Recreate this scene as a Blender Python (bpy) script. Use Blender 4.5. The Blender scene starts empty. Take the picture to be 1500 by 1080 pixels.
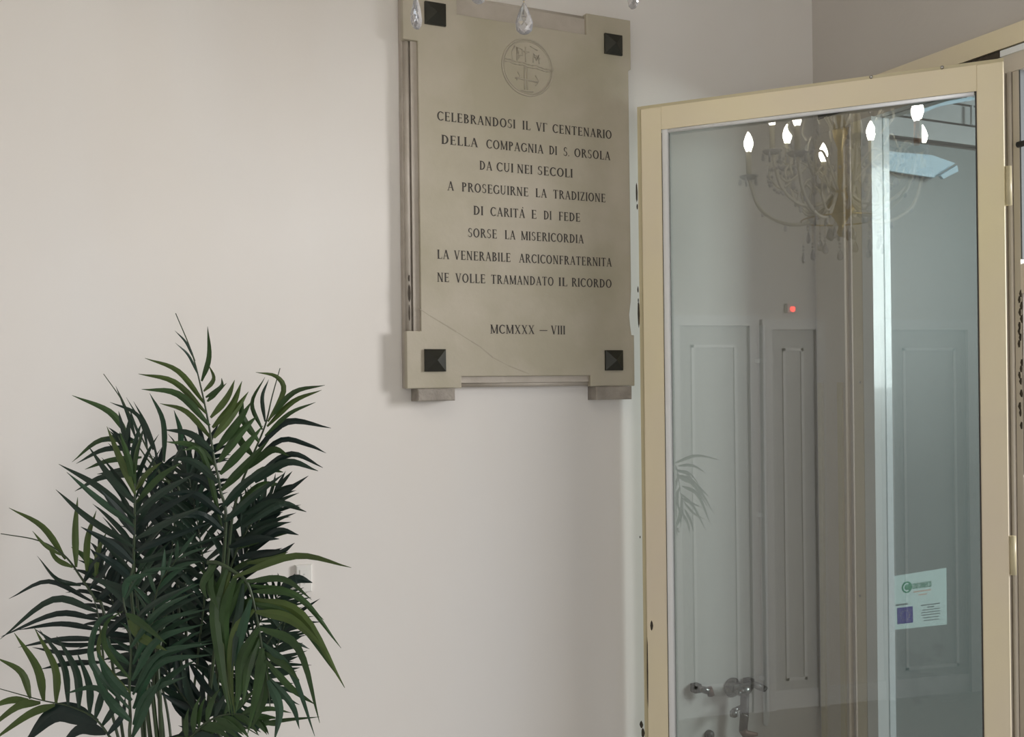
import bpy, math, random
from mathutils import Vector, Matrix
random.seed(7)
C = bpy.context.scene.collection
S = bpy.context.scene

# ------------------------------------------------------------------ camera
F = 1500.0                      # focal length in pixels of the 1500x1080 frame
ROLL = 0.012
HOR = 566.0                     # row of the horizon
EYE = 1.75
cam_d = bpy.data.cameras.new('camera')
cam_d.sensor_width = 36.0
cam_d.sensor_fit = 'HORIZONTAL'
cam_d.lens = 36.0 * F / 1500.0
cam_d.shift_y = (HOR - 540.0) / 1500.0
cam_d.clip_start = 0.02
cam = bpy.data.objects.new('camera', cam_d)
C.objects.link(cam)
c_, s_ = math.cos(ROLL), math.sin(ROLL)
cam.matrix_world = Matrix(((c_, s_, 0, 0), (0, 0, -1, 0), (-s_, c_, 0, EYE), (0, 0, 0, 1)))
S.camera = cam

# ------------------------------------------------------------------ look, world and daylight
S.view_settings.view_transform = 'Standard'
S.view_settings.look = 'None'
S.view_settings.exposure = 0.0
S.view_settings.gamma = 1.0
S.view_settings.use_curve_mapping = False
S.cycles.sample_clamp_indirect = 4.0
S.cycles.use_denoising = True
S.cycles.max_bounces = 10
S.cycles.transparent_max_bounces = 16
S.cycles.caustics_reflective = False
S.cycles.caustics_refractive = False
W = bpy.data.worlds.new('sky')
W.use_nodes = True
W.node_tree.nodes['Background'].inputs[0].default_value = (0.80, 0.90, 1.0, 1)
W.node_tree.nodes['Background'].inputs[1].default_value = 0.6
S.world = W

AW = math.atan2(1500.0, 3145.0)         # the room is turned by this much from the camera
R = Matrix.Rotation(AW, 4, 'Z')
RI = R.inverted()
PY = 2.66                                # plaque wall, room y
SX = 2.40                                # entrance wall, room x
LX = -0.45                               # left wall, room x
BY = -3.2                                # back wall, room y
CEIL = 3.85


def area(name, loc, target, sx, sy, power, col):
    d = bpy.data.lights.new(name, 'AREA')
    d.shape = 'RECTANGLE'
    d.size, d.size_y, d.energy, d.color = sx, sy, power, col
    o = bpy.data.objects.new(name, d)
    C.objects.link(o)
    p, t = R @ Vector(loc), R @ Vector(target)
    o.matrix_world = Matrix.Translation(p) @ (t - p).to_track_quat('-Z', 'Y').to_matrix().to_4x4()
    return o


# daylight falling in through the open shop entrance; two added fill lamps follow
area('entrance_daylight', (5.3, -0.45, 2.45), (0.3, 2.2, 1.5), 1.3, 1.5, 195, (1.0, 0.98, 0.97))
area('back_fill', (0.6, -3.45, 1.75), (1.2, 2.6, 1.5), 2.0, 1.7, 45, (1.0, 0.98, 0.94))  # soft fill lamp added outside an unseen back opening
area('corner_fill', (3.9, 0.95, 2.3), (2.2, 2.6, 1.3), 1.0, 1.4, 4, (0.88, 0.95, 1.0))  # fill lamp added outside the side light to lighten the corner

# ------------------------------------------------------------------ pixel geometry


def ray(px, py):
    dx, dy = px - 750.0, HOR - py
    return Vector((dx + ROLL * dy, F, dy - ROLL * dx)) / F      # depth 1


def at(px, py, depth):
    v = ray(px, py) * depth
    return Vector((v.x, v.y, v.z + EYE))


def room_hit(px, py, axis, val):
    d = RI.to_3x3() @ ray(px, py)
    k = val / d[axis]
    return Vector((d.x * k, d.y * k, d.z * k + EYE))           # room coordinates


# ------------------------------------------------------------------ materials
MATS = {}


def rgb(r, g, b):
    f = lambda v: ((v / 255 + 0.055) / 1.055) ** 2.4 if v > 10 else v / 255 / 12.92
    return (f(r), f(g), f(b), 1)


def mat(name, col, rough=0.6, metal=0.0, noise=0.0, nscale=6.0, col2=None, bump=0.0, bscale=60.0,
        spec=0.5, emit=0.0, coat=0.0, stretch=None, sss=0.0):
    m = bpy.data.materials.new(name)
    m.use_nodes = True
    nt = m.node_tree
    b = nt.nodes['Principled BSDF']
    b.inputs['Base Color'].default_value = col
    b.inputs['Roughness'].default_value = rough
    b.inputs['Metallic'].default_value = metal
    b.inputs['Specular IOR Level'].default_value = spec
    b.inputs['Coat Weight'].default_value = coat
    if emit:
        b.inputs['Emission Color'].default_value = col
        b.inputs['Emission Strength'].default_value = emit
    tc = nt.nodes.new('ShaderNodeTexCoord')
    mp = nt.nodes.new('ShaderNodeMapping')
    nt.links.new(tc.outputs['Object'], mp.inputs['Vector'])
    if stretch:
        mp.inputs['Scale'].default_value = stretch
    if noise > 0 or col2:
        n = nt.nodes.new('ShaderNodeTexNoise')
        n.inputs['Scale'].default_value = nscale
        n.inputs['Detail'].default_value = 5
        nt.links.new(mp.outputs[0], n.inputs['Vector'])
        r = nt.nodes.new('ShaderNodeValToRGB')
        r.color_ramp.elements[0].position = 0.35
        r.color_ramp.elements[1].position = 0.68
        c2 = col2 or tuple(c * (1 - noise) for c in col[:3]) + (1,)
        r.color_ramp.elements[0].color = c2
        r.color_ramp.elements[1].color = col
        nt.links.new(n.outputs['Fac'], r.inputs['Fac'])
        nt.links.new(r.outputs['Color'], b.inputs['Base Color'])
    if bump:
        n2 = nt.nodes.new('ShaderNodeTexNoise')
        n2.inputs['Scale'].default_value = bscale
        n2.inputs['Detail'].default_value = 4
        nt.links.new(mp.outputs[0], n2.inputs['Vector'])
        bp = nt.nodes.new('ShaderNodeBump')
        bp.inputs['Strength'].default_value = bump
        bp.inputs['Distance'].default_value = 0.01
        nt.links.new(n2.outputs['Fac'], bp.inputs['Height'])
        nt.links.new(bp.outputs[0], b.inputs['Normal'])
    MATS[name] = m
    return m


def sheet_glass(name, tint, refl, rough=0.0):
    m = bpy.data.materials.new(name)
    m.use_nodes = True
    nt = m.node_tree
    nt.nodes.clear()
    out = nt.nodes.new('ShaderNodeOutputMaterial')
    tr = nt.nodes.new('ShaderNodeBsdfTransparent')
    tr.inputs[0].default_value = tint
    gl = nt.nodes.new('ShaderNodeBsdfGlossy')
    gl.inputs['Roughness'].default_value = rough
    gl.inputs[0].default_value = (1, 1, 1, 1)
    fr = nt.nodes.new('ShaderNodeLayerWeight')
    fr.inputs[0].default_value = 0.12
    mx = nt.nodes.new('ShaderNodeMath')
    mx.operation = 'ADD'
    mx.inputs[1].default_value = refl
    mx.use_clamp = True
    nt.links.new(fr.outputs['Fresnel'], mx.inputs[0])
    ms = nt.nodes.new('ShaderNodeMixShader')
    nt.links.new(mx.outputs[0], ms.inputs[0])
    nt.links.new(tr.outputs[0], ms.inputs[1])
    nt.links.new(gl.outputs[0], ms.inputs[2])
    nt.links.new(ms.outputs[0], out.inputs[0])
    return m


M_wall = mat('wall_paint', (0.77, 0.755, 0.74, 1), 0.55, noise=0.05, nscale=1.1, stretch=(1.6, 1.6, 0.5),
             col2=(0.76, 0.725, 0.685, 1), bump=0.03, bscale=9, spec=0.35)
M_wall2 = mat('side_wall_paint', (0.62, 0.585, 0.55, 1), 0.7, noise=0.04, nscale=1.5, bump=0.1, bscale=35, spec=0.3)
M_ceil = mat('ceiling_paint', (0.74, 0.71, 0.67, 1), 0.8)
M_floor = mat('terrazzo', (0.56, 0.53, 0.49, 1), 0.3, noise=0.2, nscale=40)
M_marble = mat('aged_marble', (0.50, 0.455, 0.375, 1), 0.5, col2=(0.40, 0.365, 0.275, 1), nscale=4.0, bump=0.08,
               bscale=45, spec=0.4)
M_marble2 = mat('aged_marble_moulding', (0.50, 0.455, 0.40, 1), 0.55, col2=(0.42, 0.375, 0.32, 1), nscale=12.0,
                bump=0.15, bscale=60)
M_relief = mat('carved_marble', (0.44, 0.40, 0.32, 1), 0.6, noise=0.1, nscale=20)
M_vein = mat('marble_vein', (0.40, 0.36, 0.285, 1), 0.6, noise=0.15, nscale=20)
M_ink = mat('engraved_lead', (0.05, 0.042, 0.035, 1), 0.6, noise=0.3, nscale=80)
M_bronze = mat('dark_bronze', (0.030, 0.030, 0.022, 1), 0.38, metal=0.35, noise=0.3, nscale=30)
M_stone = mat('bracket_stone', (0.36, 0.325, 0.285, 1), 0.75, noise=0.25, nscale=25, bump=0.4, bscale=90)
M_frame = mat('cream_enamel', (0.90, 0.81, 0.53, 1), 0.42, noise=0.06, nscale=1.2, col2=(0.83, 0.73, 0.58, 1), bump=0.05, bscale=8,
              coat=0.0)
M_rim = mat('aged_cream_enamel', (0.64, 0.57, 0.37, 1), 0.35, noise=0.1, nscale=4)
M_jamb = mat('beige_enamel', (0.66, 0.60, 0.52, 1), 0.35, noise=0.07, nscale=5, coat=0.2)
M_bead = mat('white_glazing_bead', (0.90, 0.93, 0.95, 1), 0.25, coat=0.4)
M_sil = bpy.data.materials.new('daylit_white_seal')  # white bead; extra brightness stands for daylight caught at the glass edge
M_sil.use_nodes = True
_n = M_sil.node_tree
_n.nodes.clear()
_o, _d, _t, _m = (_n.nodes.new(k) for k in ('ShaderNodeOutputMaterial', 'ShaderNodeBsdfDiffuse', 'ShaderNodeBsdfTranslucent', 'ShaderNodeMixShader'))
_d.inputs[0].default_value = (.97, .985, 1, 1)
_t.inputs[0].default_value = (.95, .99, 1, 1)
_m.inputs[0].default_value = .12
_n.links.new(_d.outputs[0], _m.inputs[1])
_n.links.new(_t.outputs[0], _m.inputs[2])
_n.links.new(_m.outputs[0], _o.inputs[0])
M_darkgap = mat('dark_putty_shade', (0.05, 0.045, 0.04, 1), 0.7)  # putty, also dark strips painted for groove and bead shade
M_white = mat('white_door_paint', (0.80, 0.80, 0.80, 1), 0.4)
M_whited = mat('white_door_panel', (0.62, 0.62, 0.61, 1), 0.5)
M_chip = mat('chipped_paint', (0.07, 0.055, 0.04, 1), 0.8, noise=0.4, nscale=90)
M_steel = mat('brushed_steel', (0.55, 0.54, 0.52, 1), 0.25, metal=1.0)
M_black = mat('black_hardware', (0.02, 0.02, 0.02, 1), 0.4)
M_brass = mat('old_brass', (0.62, 0.48, 0.22, 1), 0.3, metal=0.9)
M_copper = mat('copper_tube', (0.50, 0.22, 0.09, 1), 0.3, metal=0.8)
M_sleeve = mat('candle_sleeve', (0.72, 0.66, 0.50, 1), 0.5)
M_bulb = mat('lit_bulb', (1.0, 0.95, 0.84, 1), 0.4, emit=36.0)
M_red = mat('red_indicator', (1.0, 0.05, 0.04, 1), 0.4, emit=14.0)
M_chrome = mat('dull_chrome', (0.27, 0.27, 0.26, 1), 0.25, metal=1.0, noise=0.3, nscale=60)
M_rust = mat('rusty_brass', (0.17, 0.085, 0.06, 1), 0.5, metal=0.4, noise=0.4, nscale=50)
M_pipe = mat('dark_pipe', (0.06, 0.055, 0.05, 1), 0.5, metal=0.4)
M_cond = mat('white_pipe', (0.85, 0.86, 0.88, 1), 0.3, coat=0.3)
M_strip = mat('dark_reveal_grey', (0.10, 0.115, 0.12, 1), 0.6)  # dark grey that tones down the brightly lit jamb reveal
M_opp = mat('opposite_house', (0.16, 0.19, 0.19, 1), 0.7, noise=0.2, nscale=1)
M_teal = mat('teal_grey_panel', (0.20, 0.225, 0.22, 1), 0.4, noise=0.12, nscale=1.5)
M_slat = mat('shutter_slat', (0.42, 0.43, 0.43, 1), 0.45, noise=0.08, nscale=6)
M_blue = mat('pale_blue_sheet', (0.56, 0.74, 0.86, 1), 0.5, noise=0.06, nscale=8)
M_pave = mat('street_paving', (0.30, 0.29, 0.28, 1), 0.8, noise=0.2, nscale=10)
M_stk = mat('sticker_paper', (0.62, 0.76, 0.74, 1), 0.4)
M_stg = mat('sticker_green', (0.01, 0.26, 0.14, 1), 0.4)
M_stb = mat('sticker_blue', (0.015, 0.02, 0.24, 1), 0.4)
M_stt = mat('sticker_text', (0.12, 0.16, 0.17, 1), 0.5)
M_sto = mat('sticker_orange', (0.62, 0.42, 0.34, 1), 0.5)
M_star = mat('sticker_star', (0.45, 0.42, 0.30, 1), 0.5)
M_soil = mat('soil', (0.05, 0.035, 0.025, 1), 0.9, noise=0.4, nscale=60, bump=0.5)
M_pot = mat('dark_pot', (0.08, 0.07, 0.06, 1), 0.5)
M_socket = mat('socket_plastic', (0.75, 0.74, 0.71, 1), 0.35)
M_glass = sheet_glass('door_glass', (0.76, 0.775, 0.765, 1), 0.11)
M_glass2 = sheet_glass('window_glass', (0.80, 0.86, 0.86, 1), 0.03)
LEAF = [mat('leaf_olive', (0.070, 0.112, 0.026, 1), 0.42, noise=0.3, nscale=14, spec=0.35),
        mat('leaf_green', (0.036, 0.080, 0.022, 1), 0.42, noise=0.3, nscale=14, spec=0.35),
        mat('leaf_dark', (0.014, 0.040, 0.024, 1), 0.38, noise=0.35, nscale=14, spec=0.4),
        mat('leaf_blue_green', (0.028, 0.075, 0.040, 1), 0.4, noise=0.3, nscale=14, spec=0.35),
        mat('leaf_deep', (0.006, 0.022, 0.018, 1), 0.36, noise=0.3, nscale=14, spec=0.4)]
M_stem = mat('palm_stem', (0.035, 0.060, 0.024, 1), 0.4, noise=0.3, nscale=20)


def crystal(sparkle=.22, name='cut_crystal'):
    m = bpy.data.materials.new(name)
    m.use_nodes = True
    nt = m.node_tree
    nt.nodes.clear()
    out = nt.nodes.new('ShaderNodeOutputMaterial')
    g = nt.nodes.new('ShaderNodeBsdfGlass')
    g.inputs['IOR'].default_value = 1.62
    g.inputs['Roughness'].default_value = 0.0
    g.inputs[0].default_value = (0.99, 0.99, 1.0, 1)
    df = nt.nodes.new('ShaderNodeBsdfDiffuse')  # white share mixed in stands for the crystal's sparkle
    df.inputs[0].default_value = (.95, .95, 1, 1)
    mx = nt.nodes.new('ShaderNodeMixShader')
    mx.inputs[0].default_value = sparkle
    nt.links.new(g.outputs[0], mx.inputs[1])
    nt.links.new(df.outputs[0], mx.inputs[2])
    nt.links.new(mx.outputs[0], out.inputs[0])
    return m


M_cry = crystal()
M_arm = mat('moulded_glass_arm', (0.88, 0.84, 0.74, 1), 0.25, coat=0.5)
M_cry2 = crystal(.5, 'whitened_crystal')

# ------------------------------------------------------------------ mesh helpers


class MB:
    def __init__(s):
        s.v, s.f = [], []

    def add(s, vs, fs):
        o = len(s.v)
        s.v += [Vector(v) for v in vs]
        s.f += [tuple(i + o for i in f) for f in fs]
        return s

    def box(s, a, b, ch=0.0):
        x0, x1 = sorted((a[0], b[0]))
        y0, y1 = sorted((a[1], b[1]))
        z0, z1 = sorted((a[2], b[2]))
        if ch <= 0:
            return s.add([(x0, y0, z0), (x1, y0, z0), (x1, y1, z0), (x0, y1, z0), (x0, y0, z1), (x1, y0, z1), (x1, y1, z1),
                          (x0, y1, z1)],
                         [(0, 3, 2, 1), (4, 5, 6, 7), (0, 1, 5, 4), (1, 2, 6, 5), (2, 3, 7, 6), (3, 0, 4, 7)])
        # chamfer on the front (y0) face edges
        return s.add([(x0, y0 + ch, z0), (x1, y0 + ch, z0), (x1, y0 + ch, z1), (x0, y0 + ch, z1),
                      (x0 + ch, y0, z0 + ch), (x1 - ch, y0, z0 + ch), (x1 - ch, y0, z1 - ch), (x0 + ch, y0, z1 - ch),
                      (x0, y1, z0), (x1, y1, z0), (x1, y1, z1), (x0, y1, z1)],
                     [(4, 5, 6, 7), (0, 1, 5, 4), (1, 2, 6, 5), (2, 3, 7, 6), (3, 0, 4, 7),
                      (8, 9, 1, 0), (9, 10, 2, 1), (10, 11, 3, 2), (11, 8, 0, 3), (11, 10, 9, 8)])

    def tube(s, pts, r, n=8, cap=True):
        pts = [Vector(p) for p in pts]
        rs = r if isinstance(r, (list, tuple)) else [r] * len(pts)
        o = len(s.v)
        ref = None
        for i, p in enumerate(pts):
            t = (pts[min(i + 1, len(pts) - 1)] - pts[max(i - 1, 0)]).normalized()
            if ref is None:
                ref = Vector((0, 0, 1)) if abs(t.z) < 0.9 else Vector((1, 0, 0))
                ref = (ref - t * ref.dot(t)).normalized()
            else:
                ref = (ref - t * ref.dot(t)).normalized()
            b = t.cross(ref)
            for k in range(n):
                a = 2 * math.pi * k / n
                s.v.append(p + (ref * math.cos(a) + b * math.sin(a)) * rs[i])
        for i in range(len(pts) - 1):
            for k in range(n):
                a, b2 = o + i * n + k, o + i * n + (k + 1) % n
                s.f.append((a, b2, b2 + n, a + n))
        if cap:
            s.f.append(tuple(o + k for k in reversed(range(n))))
            s.f.append(tuple(o + (len(pts) - 1) * n + k for k in range(n)))
        return s

    def lathe(s, prof, c=(0, 0, 0), n=16, axis='Z', rot=None):
        o = len(s.v)
        c = Vector(c)
        for (r, z) in prof:
            for k in range(n):
                a = 2 * math.pi * k / n
                v = Vector((r * math.cos(a), r * math.sin(a), z))
                if axis == 'Y':
                    v = Vector((v.x, v.z, v.y))
                if rot is not None:
                    v = rot @ v
                s.v.append(c + v)
        for i in range(len(prof) - 1):
            for k in range(n):
                a, b2 = o + i * n + k, o + i * n + (k + 1) % n
                s.f.append((a, b2, b2 + n, a + n))
        s.f.append(tuple(o + k for k in reversed(range(n))))
        s.f.append(tuple(o + (len(prof) - 1) * n + k for k in range(n)))
        return s

    def prism(s, poly, y0, y1):
        """polygon in x,z extruded from y0 to y1"""
        n = len(poly)
        vs = [(p[0], y0, p[1]) for p in poly] + [(p[0], y1, p[1]) for p in poly]
        fs = [tuple(range(n)), tuple(reversed(range(n, 2 * n)))]
        for i in range(n):
            j = (i + 1) % n
            fs.append((i, i + n, j + n, j))
        return s.add(vs, fs)

    def build(s, name, material, parent=None, smooth=False, mw=None, bevel=0.0):
        me = bpy.data.meshes.new(name)
        me.from_pydata([tuple(v) for v in s.v], [], s.f)
        me.materials.append(material)
        if smooth:
            me.polygons.foreach_set('use_smooth', [True] * len(me.polygons))
        me.update()
        o = bpy.data.objects.new(name, me)
        C.objects.link(o)
        if parent is not None:
            o.parent = parent
        elif mw is not None:
            o.matrix_world = mw
        if bevel:
            b = o.modifiers.new('bevel', 'BEVEL')
            b.width = bevel
            b.segments = 2
            b.limit_method = 'ANGLE'
        return o


def fix_normals(o):
    import bmesh
    bm = bmesh.new()
    bm.from_mesh(o.data)
    bmesh.ops.recalc_face_normals(bm, faces=bm.faces)
    bm.to_mesh(o.data)
    bm.free()
    return o


def thing(name, label, cat, mw=None, group=None):
    o = bpy.data.objects.new(name, None)
    o.empty_display_size = 0.1
    C.objects.link(o)
    if mw is not None:
        o.matrix_world = mw
    o['label'], o['category'] = label, cat
    if group:
        o['group'] = group
    return o


def tag(o, label, cat, group=None):
    o['label'], o['category'] = label, cat
    if group:
        o['group'] = group
    return o


def struct(o):
    o['kind'] = 'structure'
    return o


# ------------------------------------------------------------------ room shell (room coordinates, turned by R)
struct(MB().box((LX - .2, PY, 0), (SX + 0.16, PY + .25, CEIL)).build('wall_front', M_wall, mw=R))
struct(MB().box((LX - .2, BY, 0), (LX, PY, CEIL)).build('wall_left', M_wall, mw=R))
LIN = EYE + 0.945                        # top of the entrance casing
T0, T1 = 0.165, 2.75                     # opening in the entrance wall, measured from the corner
sw = MB()
sw.box((SX, PY - T0, 0), (SX + .16, PY, CEIL))
sw.box((SX, PY - T1, LIN - .03), (SX + .16, PY - T0, CEIL))
sw.box((SX, BY, 0), (SX + .16, PY - T1, CEIL))
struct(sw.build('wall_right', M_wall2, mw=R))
bw = MB()  # unseen opening added to let the back fill light in
bw.box((LX - .2, BY - .2, 0), (SX + .16, BY, .85))
bw.box((LX - .2, BY - .2, 2.6), (SX + .16, BY, CEIL))
bw.box((LX - .2, BY - .2, .85), (-.15, BY, 2.6))
bw.box((1.95, BY - .2, .85), (SX + .16, BY, 2.6))
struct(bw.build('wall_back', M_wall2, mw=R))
struct(MB().box((LX - .2, BY - .2, -.1), (SX + .16, PY + .25, 0)).build('floor', M_floor, mw=R))
struct(MB().box((LX - .2, BY - .2, CEIL), (SX + .16, PY + .25, CEIL + .1)).build('ceiling', M_ceil, mw=R))
struct(MB().box((LX, PY - .018, 0), (SX, PY, .1), .004).build('baseboard_front', M_white, mw=R))
struct(MB().box((LX, BY, 0), (LX + .018, PY - .018, .1)).build('baseboard_left', M_white, mw=R))

# entrance casing, side light and jamb, all on the entrance wall


def wy(px, py=600, off=0.0):
    return room_hit(px, py, 0, SX + off).y


yj = wy(1483)                            # hinge jamb
casing = struct(thing('trim_1', '', '', R))
del casing['label'], casing['category']
MB().box((SX - .022, PY - T1 - .06, LIN - .055), (SX + .02, PY - .04, LIN), .006).build('casing', M_frame, casing)
MB().box((SX - .012, PY - T1 - .04, LIN - .062), (SX + .03, PY - .05, LIN - .055)).build('shadow_groove', M_darkgap, casing)
MB().box((SX - .028, PY - T1 - .04, LIN - .078), (SX + .03, PY - .75, LIN - .062)).build('slot_bright', M_bead, casing)  # white end painted for the daylight showing in the slot
MB().box((SX - .026, PY - .75, LIN - .078), (SX + .03, PY - .05, LIN - .062)).build('slot_dark', M_chip, casing)  # dark end painted for the unlit part of the slot
MB().box((SX - .022, PY - T1 - .04, LIN - .125), (SX + .05, PY - .05, LIN - .078)).build('head_rail', M_jamb, casing)
# wooden lining strip between corner and side light (seen through the door glass)
MB().box((SX - .02, PY - .155, 0), (SX + .02, PY - .03, LIN - .125), 0).build('lining_board', M_jamb, casing)
MB().box((SX - .028, PY - .145, .1), (SX - .02, PY - .125, 1.75), 0).build('lining_bead', M_rim, casing)
MB().box((SX - .028, PY - .055, .1), (SX - .02, PY - .035, 1.75), 0).build('lining_bead', M_rim, casing)

w1 = struct(thing('window_1', '', '', R))
del w1['label'], w1['category']
m0, m1, m2 = wy(1251, 600, -.03), wy(1265, 600, -.03), wy(1281, 600, -.034)
MB().box((SX - .03, m1, 0), (SX + .04, m0, LIN - .125), 0).build('mullion', M_frame, w1)
MB().box((SX - .012, m1 - .006, 0), (SX + .04, m1, LIN - .125), 0).build('shadow_groove', M_darkgap, w1)  # dark strip painted for the shadow line beside the mullion
MB().box((SX - .034, m2, 0), (SX + .04, m1 - .006, LIN - .125), 0).build('white_mullion', M_bead, w1)
MB().box((SX + .01, yj, 0.25), (SX + .016, m2, LIN - .125)).build('pane', M_glass2, w1)
MB().box((SX - .02, yj, 0), (SX + .04, m2, .25)).build('kick_panel', M_jamb, w1)
for zz in (560, 873):
    p = room_hit(1260, zz, 0, SX - .03)
    MB().lathe([(.0005, -.002), (.004, -.002), (.004, .004), (.0005, .004)], (0, 0, 0), 10,
               rot=Matrix.Rotation(math.pi / 2, 3, 'Y')).build('screw', M_steel, w1).location = p

# hinge jamb with its mouldings
jm = struct(thing('trim_2', '', '', R))
del jm['label'], jm['category']
ya, yb, yc, yd, ye = wy(1462, 600, -.05), wy(1469, 600, -.05), wy(1478, 600, -.03), wy(1484, 600, -.03), wy(1493, 600, -.03)
ZT = LIN - .125
MB().box((SX - .035, yb, 0), (SX + .06, ya, ZT)).build('jamb_board', M_jamb, jm)
MB().tube([(SX - .040, yb - .001, 0), (SX - .040, yb - .001, ZT)], .0035, 8).build('jamb_bead', M_bead, jm, True)
MB().box((SX - .024, yc, 0), (SX + .06, yb - .002, ZT)).build('jamb_rebate', M_jamb, jm)
MB().tube([(SX - .022, (yc + yd) / 2, 0), (SX - .022, (yc + yd) / 2, ZT)], abs(yc - yd) / 2, 12).build('jamb_roll', M_jamb, jm, True)
MB().box((SX - .018, ye, 0), (SX + .06, yd, ZT)).build('jamb_board', M_jamb, jm)
# shutter guide just past the jamb, paint flaked off
g0, g1 = ye, ye - .05
MB().box((SX + .0, g1, 0), (SX + .07, g0, 1.50)).build('shutter_guide', M_jamb, jm)
MB().box((SX - .004, g1, 1.98), (SX + .03, g0, 2.06)).build('hinge_block', M_frame, jm)
MB().box((SX - .016, ye - .004, 2.07), (SX + .055, ye, ZT)).build('dark_reveal_cover', M_strip, jm)  # dark cover added over the overlit reveal, in place of bluish glass
MB().box((SX - .016, ye - .004, 1.5), (SX + .055, ye, 1.98)).build('brown_reveal_cover', M_stone, jm)  # brown-grey cover added to darken the brightly lit reveal
hb = room_hit(1497, 213, 0, SX - .004)
MB().tube([(SX - .02, g0 + .003, hb.z), (SX - .02, g1, hb.z)], .008, 10).build('bolt_pin', M_black, jm)
rnd = random.Random(3)
for k in range(26):
    yy = 430 + k * 9.2
    if rnd.random() < .2:
        continue
    q = room_hit(1494.5 + rnd.uniform(-2, 2), yy, 0, SX - .019)
    a = [(rnd.uniform(.6, 1) * (.004 if i % 2 else .006) * math.cos(i * 1.05),
          rnd.uniform(.6, 1) * .014 * math.sin(i * 1.05)) for i in range(6)]
    MB().add([(SX - .0185, q.y + u, q.z + v) for u, v in a], [tuple(range(6))]).build('paint_flake', M_chip, jm)

# ------------------------------------------------------------------ street side, seen through door glass and side light
EYP = PY + 0.03
pv = struct(MB().box((SX + .16, BY, -.12), (SX + 6, PY + 2, -.02)).build('street_paving', M_pave, mw=R))
struct(MB().box((SX + 3.6, BY - 2, -.12), (SX + 3.8, PY + .1, 6)).build('wall_street', M_opp, mw=R))
sf = thing('shop_front', 'teal grey closed neighbouring shop front seen dimly through the glazed door', 'shop front', R)
a0 = room_hit(1284, 600, 1, EYP).x
zt = [room_hit(1350, y, 1, EYP).z for y in (233, 208, 178, 160, 148)]
xs0, xs1 = SX + .17, SX + 3.2
lev = [room_hit(1350, y, 1, EYP).z for y in (206, 176, 146, 116, 86)]
MB().box((SX + .17, EYP + .001, 0), (SX + 3.2, EYP + .05, lev[0] - .012)).build('panel', M_teal, sf)
prev = lev[0]
for z in lev[1:]:
    MB().prism([(xs0, prev + .004), (xs1, prev + .004), (xs1, z - .004), (xs0, z - .004)], EYP - .01, EYP + .05).build(
        'shutter_slat', M_slat, sf)
    prev = z
MB().box((xs0, EYP + .05, lev[0] - .01), (xs1, EYP + .06, prev)).build('shutter_back', M_darkgap, sf)
MB().box((xs0, EYP + .02, lev[0] - .012), (xs1, EYP + .055, lev[0] + .002)).build('shutter_rail', M_darkgap, sf)
MB().box((xs0, EYP + .11, -.02), (xs1, EYP + .3, 5.5)).build('facade', M_opp, sf)


def shape_on(poly, plane_y, thick, name, m, parent):
    P = [room_hit(x, y, 1, plane_y) for x, y in poly]
    return fix_normals(MB().prism([(p.x, p.z) for p in P], plane_y - thick, plane_y).build(name, m, parent))


aw = thing('awning_valance', 'pale blue awning sheet hanging below the grey shutter slats', 'awning', R)
shape_on([(1273, 219), (1312, 224), (1362, 228), (1396, 240), (1366, 261), (1318, 254), (1273, 246)], EYP - .03, .01, 'sheet', M_blue, aw)
shape_on([(1374, 258), (1398, 243), (1400, 252), (1378, 263)], EYP - .045, .012, 'hem', M_blue, aw)
aw2 = tag(shape_on([(1345, 163), (1350, 155), (1420, 143), (1428, 146), (1372, 157), (1346, 168)], EYP - .04, .008, 'canopy_edge', M_blue, None),
          'pale blue sloping canopy edge in the top right corner of the door glass', 'canopy')
aw2.matrix_world = R
br = thing('shutter_lock_bar', 'thin pale upright bar with a small square head beside the canopy edge', 'lock bar', R)
shape_on([(1421, 155), (1424, 155), (1424, 183), (1421, 183)], EYP - .03, .008, 'bar', M_slat, br)
shape_on([(1412, 143), (1419, 142), (1419, 149), (1412, 150)], EYP - .03, .012, 'head', M_bead, br)

# sticker on the neighbouring shop window
st = thing('sticker', 'pale green and white square sticker with green logo and blue starred flag', 'sticker', R)
SC = [room_hit(x, y, 1, EYP) for x, y in ((1298, 846), (1386, 832), (1387, 915), (1300, 924))]


def stk(u, v):
    a = SC[0].lerp(SC[1], u)
    b = SC[3].lerp(SC[2], u)
    return a.lerp(b, v)


def stk_poly(uvs, off, name, m):
    P = [stk(u, v) for u, v in uvs]
    return fix_normals(MB().prism([(p.x, p.z) for p in P], EYP - off - .0006, EYP - off).build(name, m, st))


stk_poly([(0, 0), (1, 0), (1, 1), (0, 1)], 0, 'paper', M_stk)

# ------------------------------------------------------------------ lettering: own roman capitals
TK, TN = .18, .10


def ring(cx, cy, rx, ry, a0, a1, tw=TK, tn=TN, n=14):
    out = []
    for i in range(n):
        a, b = math.radians(a0 + (a1 - a0) * i / n), math.radians(a0 + (a1 - a0) * (i + 1) / n)
        q = []
        for t, o in ((a, 0), (b, 0), (b, 1), (a, 1)):
            q.append((cx + (rx - o * tw) * math.cos(t), cy + (ry - o * tn) * math.sin(t)))
        out.append(q)
    return out


def seg(x0, y0, x1, y1, w):
    d = math.hypot(x1 - x0, y1 - y0)
    nx, ny = -(y1 - y0) / d * w / 2, (x1 - x0) / d * w / 2
    return [[(x0 - nx, y0 - ny), (x1 - nx, y1 - ny), (x1 + nx, y1 + ny), (x0 + nx, y0 + ny)]]


def stem(x, w=TK, y0=0, y1=1):
    s = [(x - w / 2, y0), (x + w / 2, y0), (x + w / 2, y1), (x - w / 2, y1)]
    return [s] + seg(x - .13, .02, x + .13, .02, .045) + seg(x - .13, .98, x + .13, .98, .045)


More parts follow.
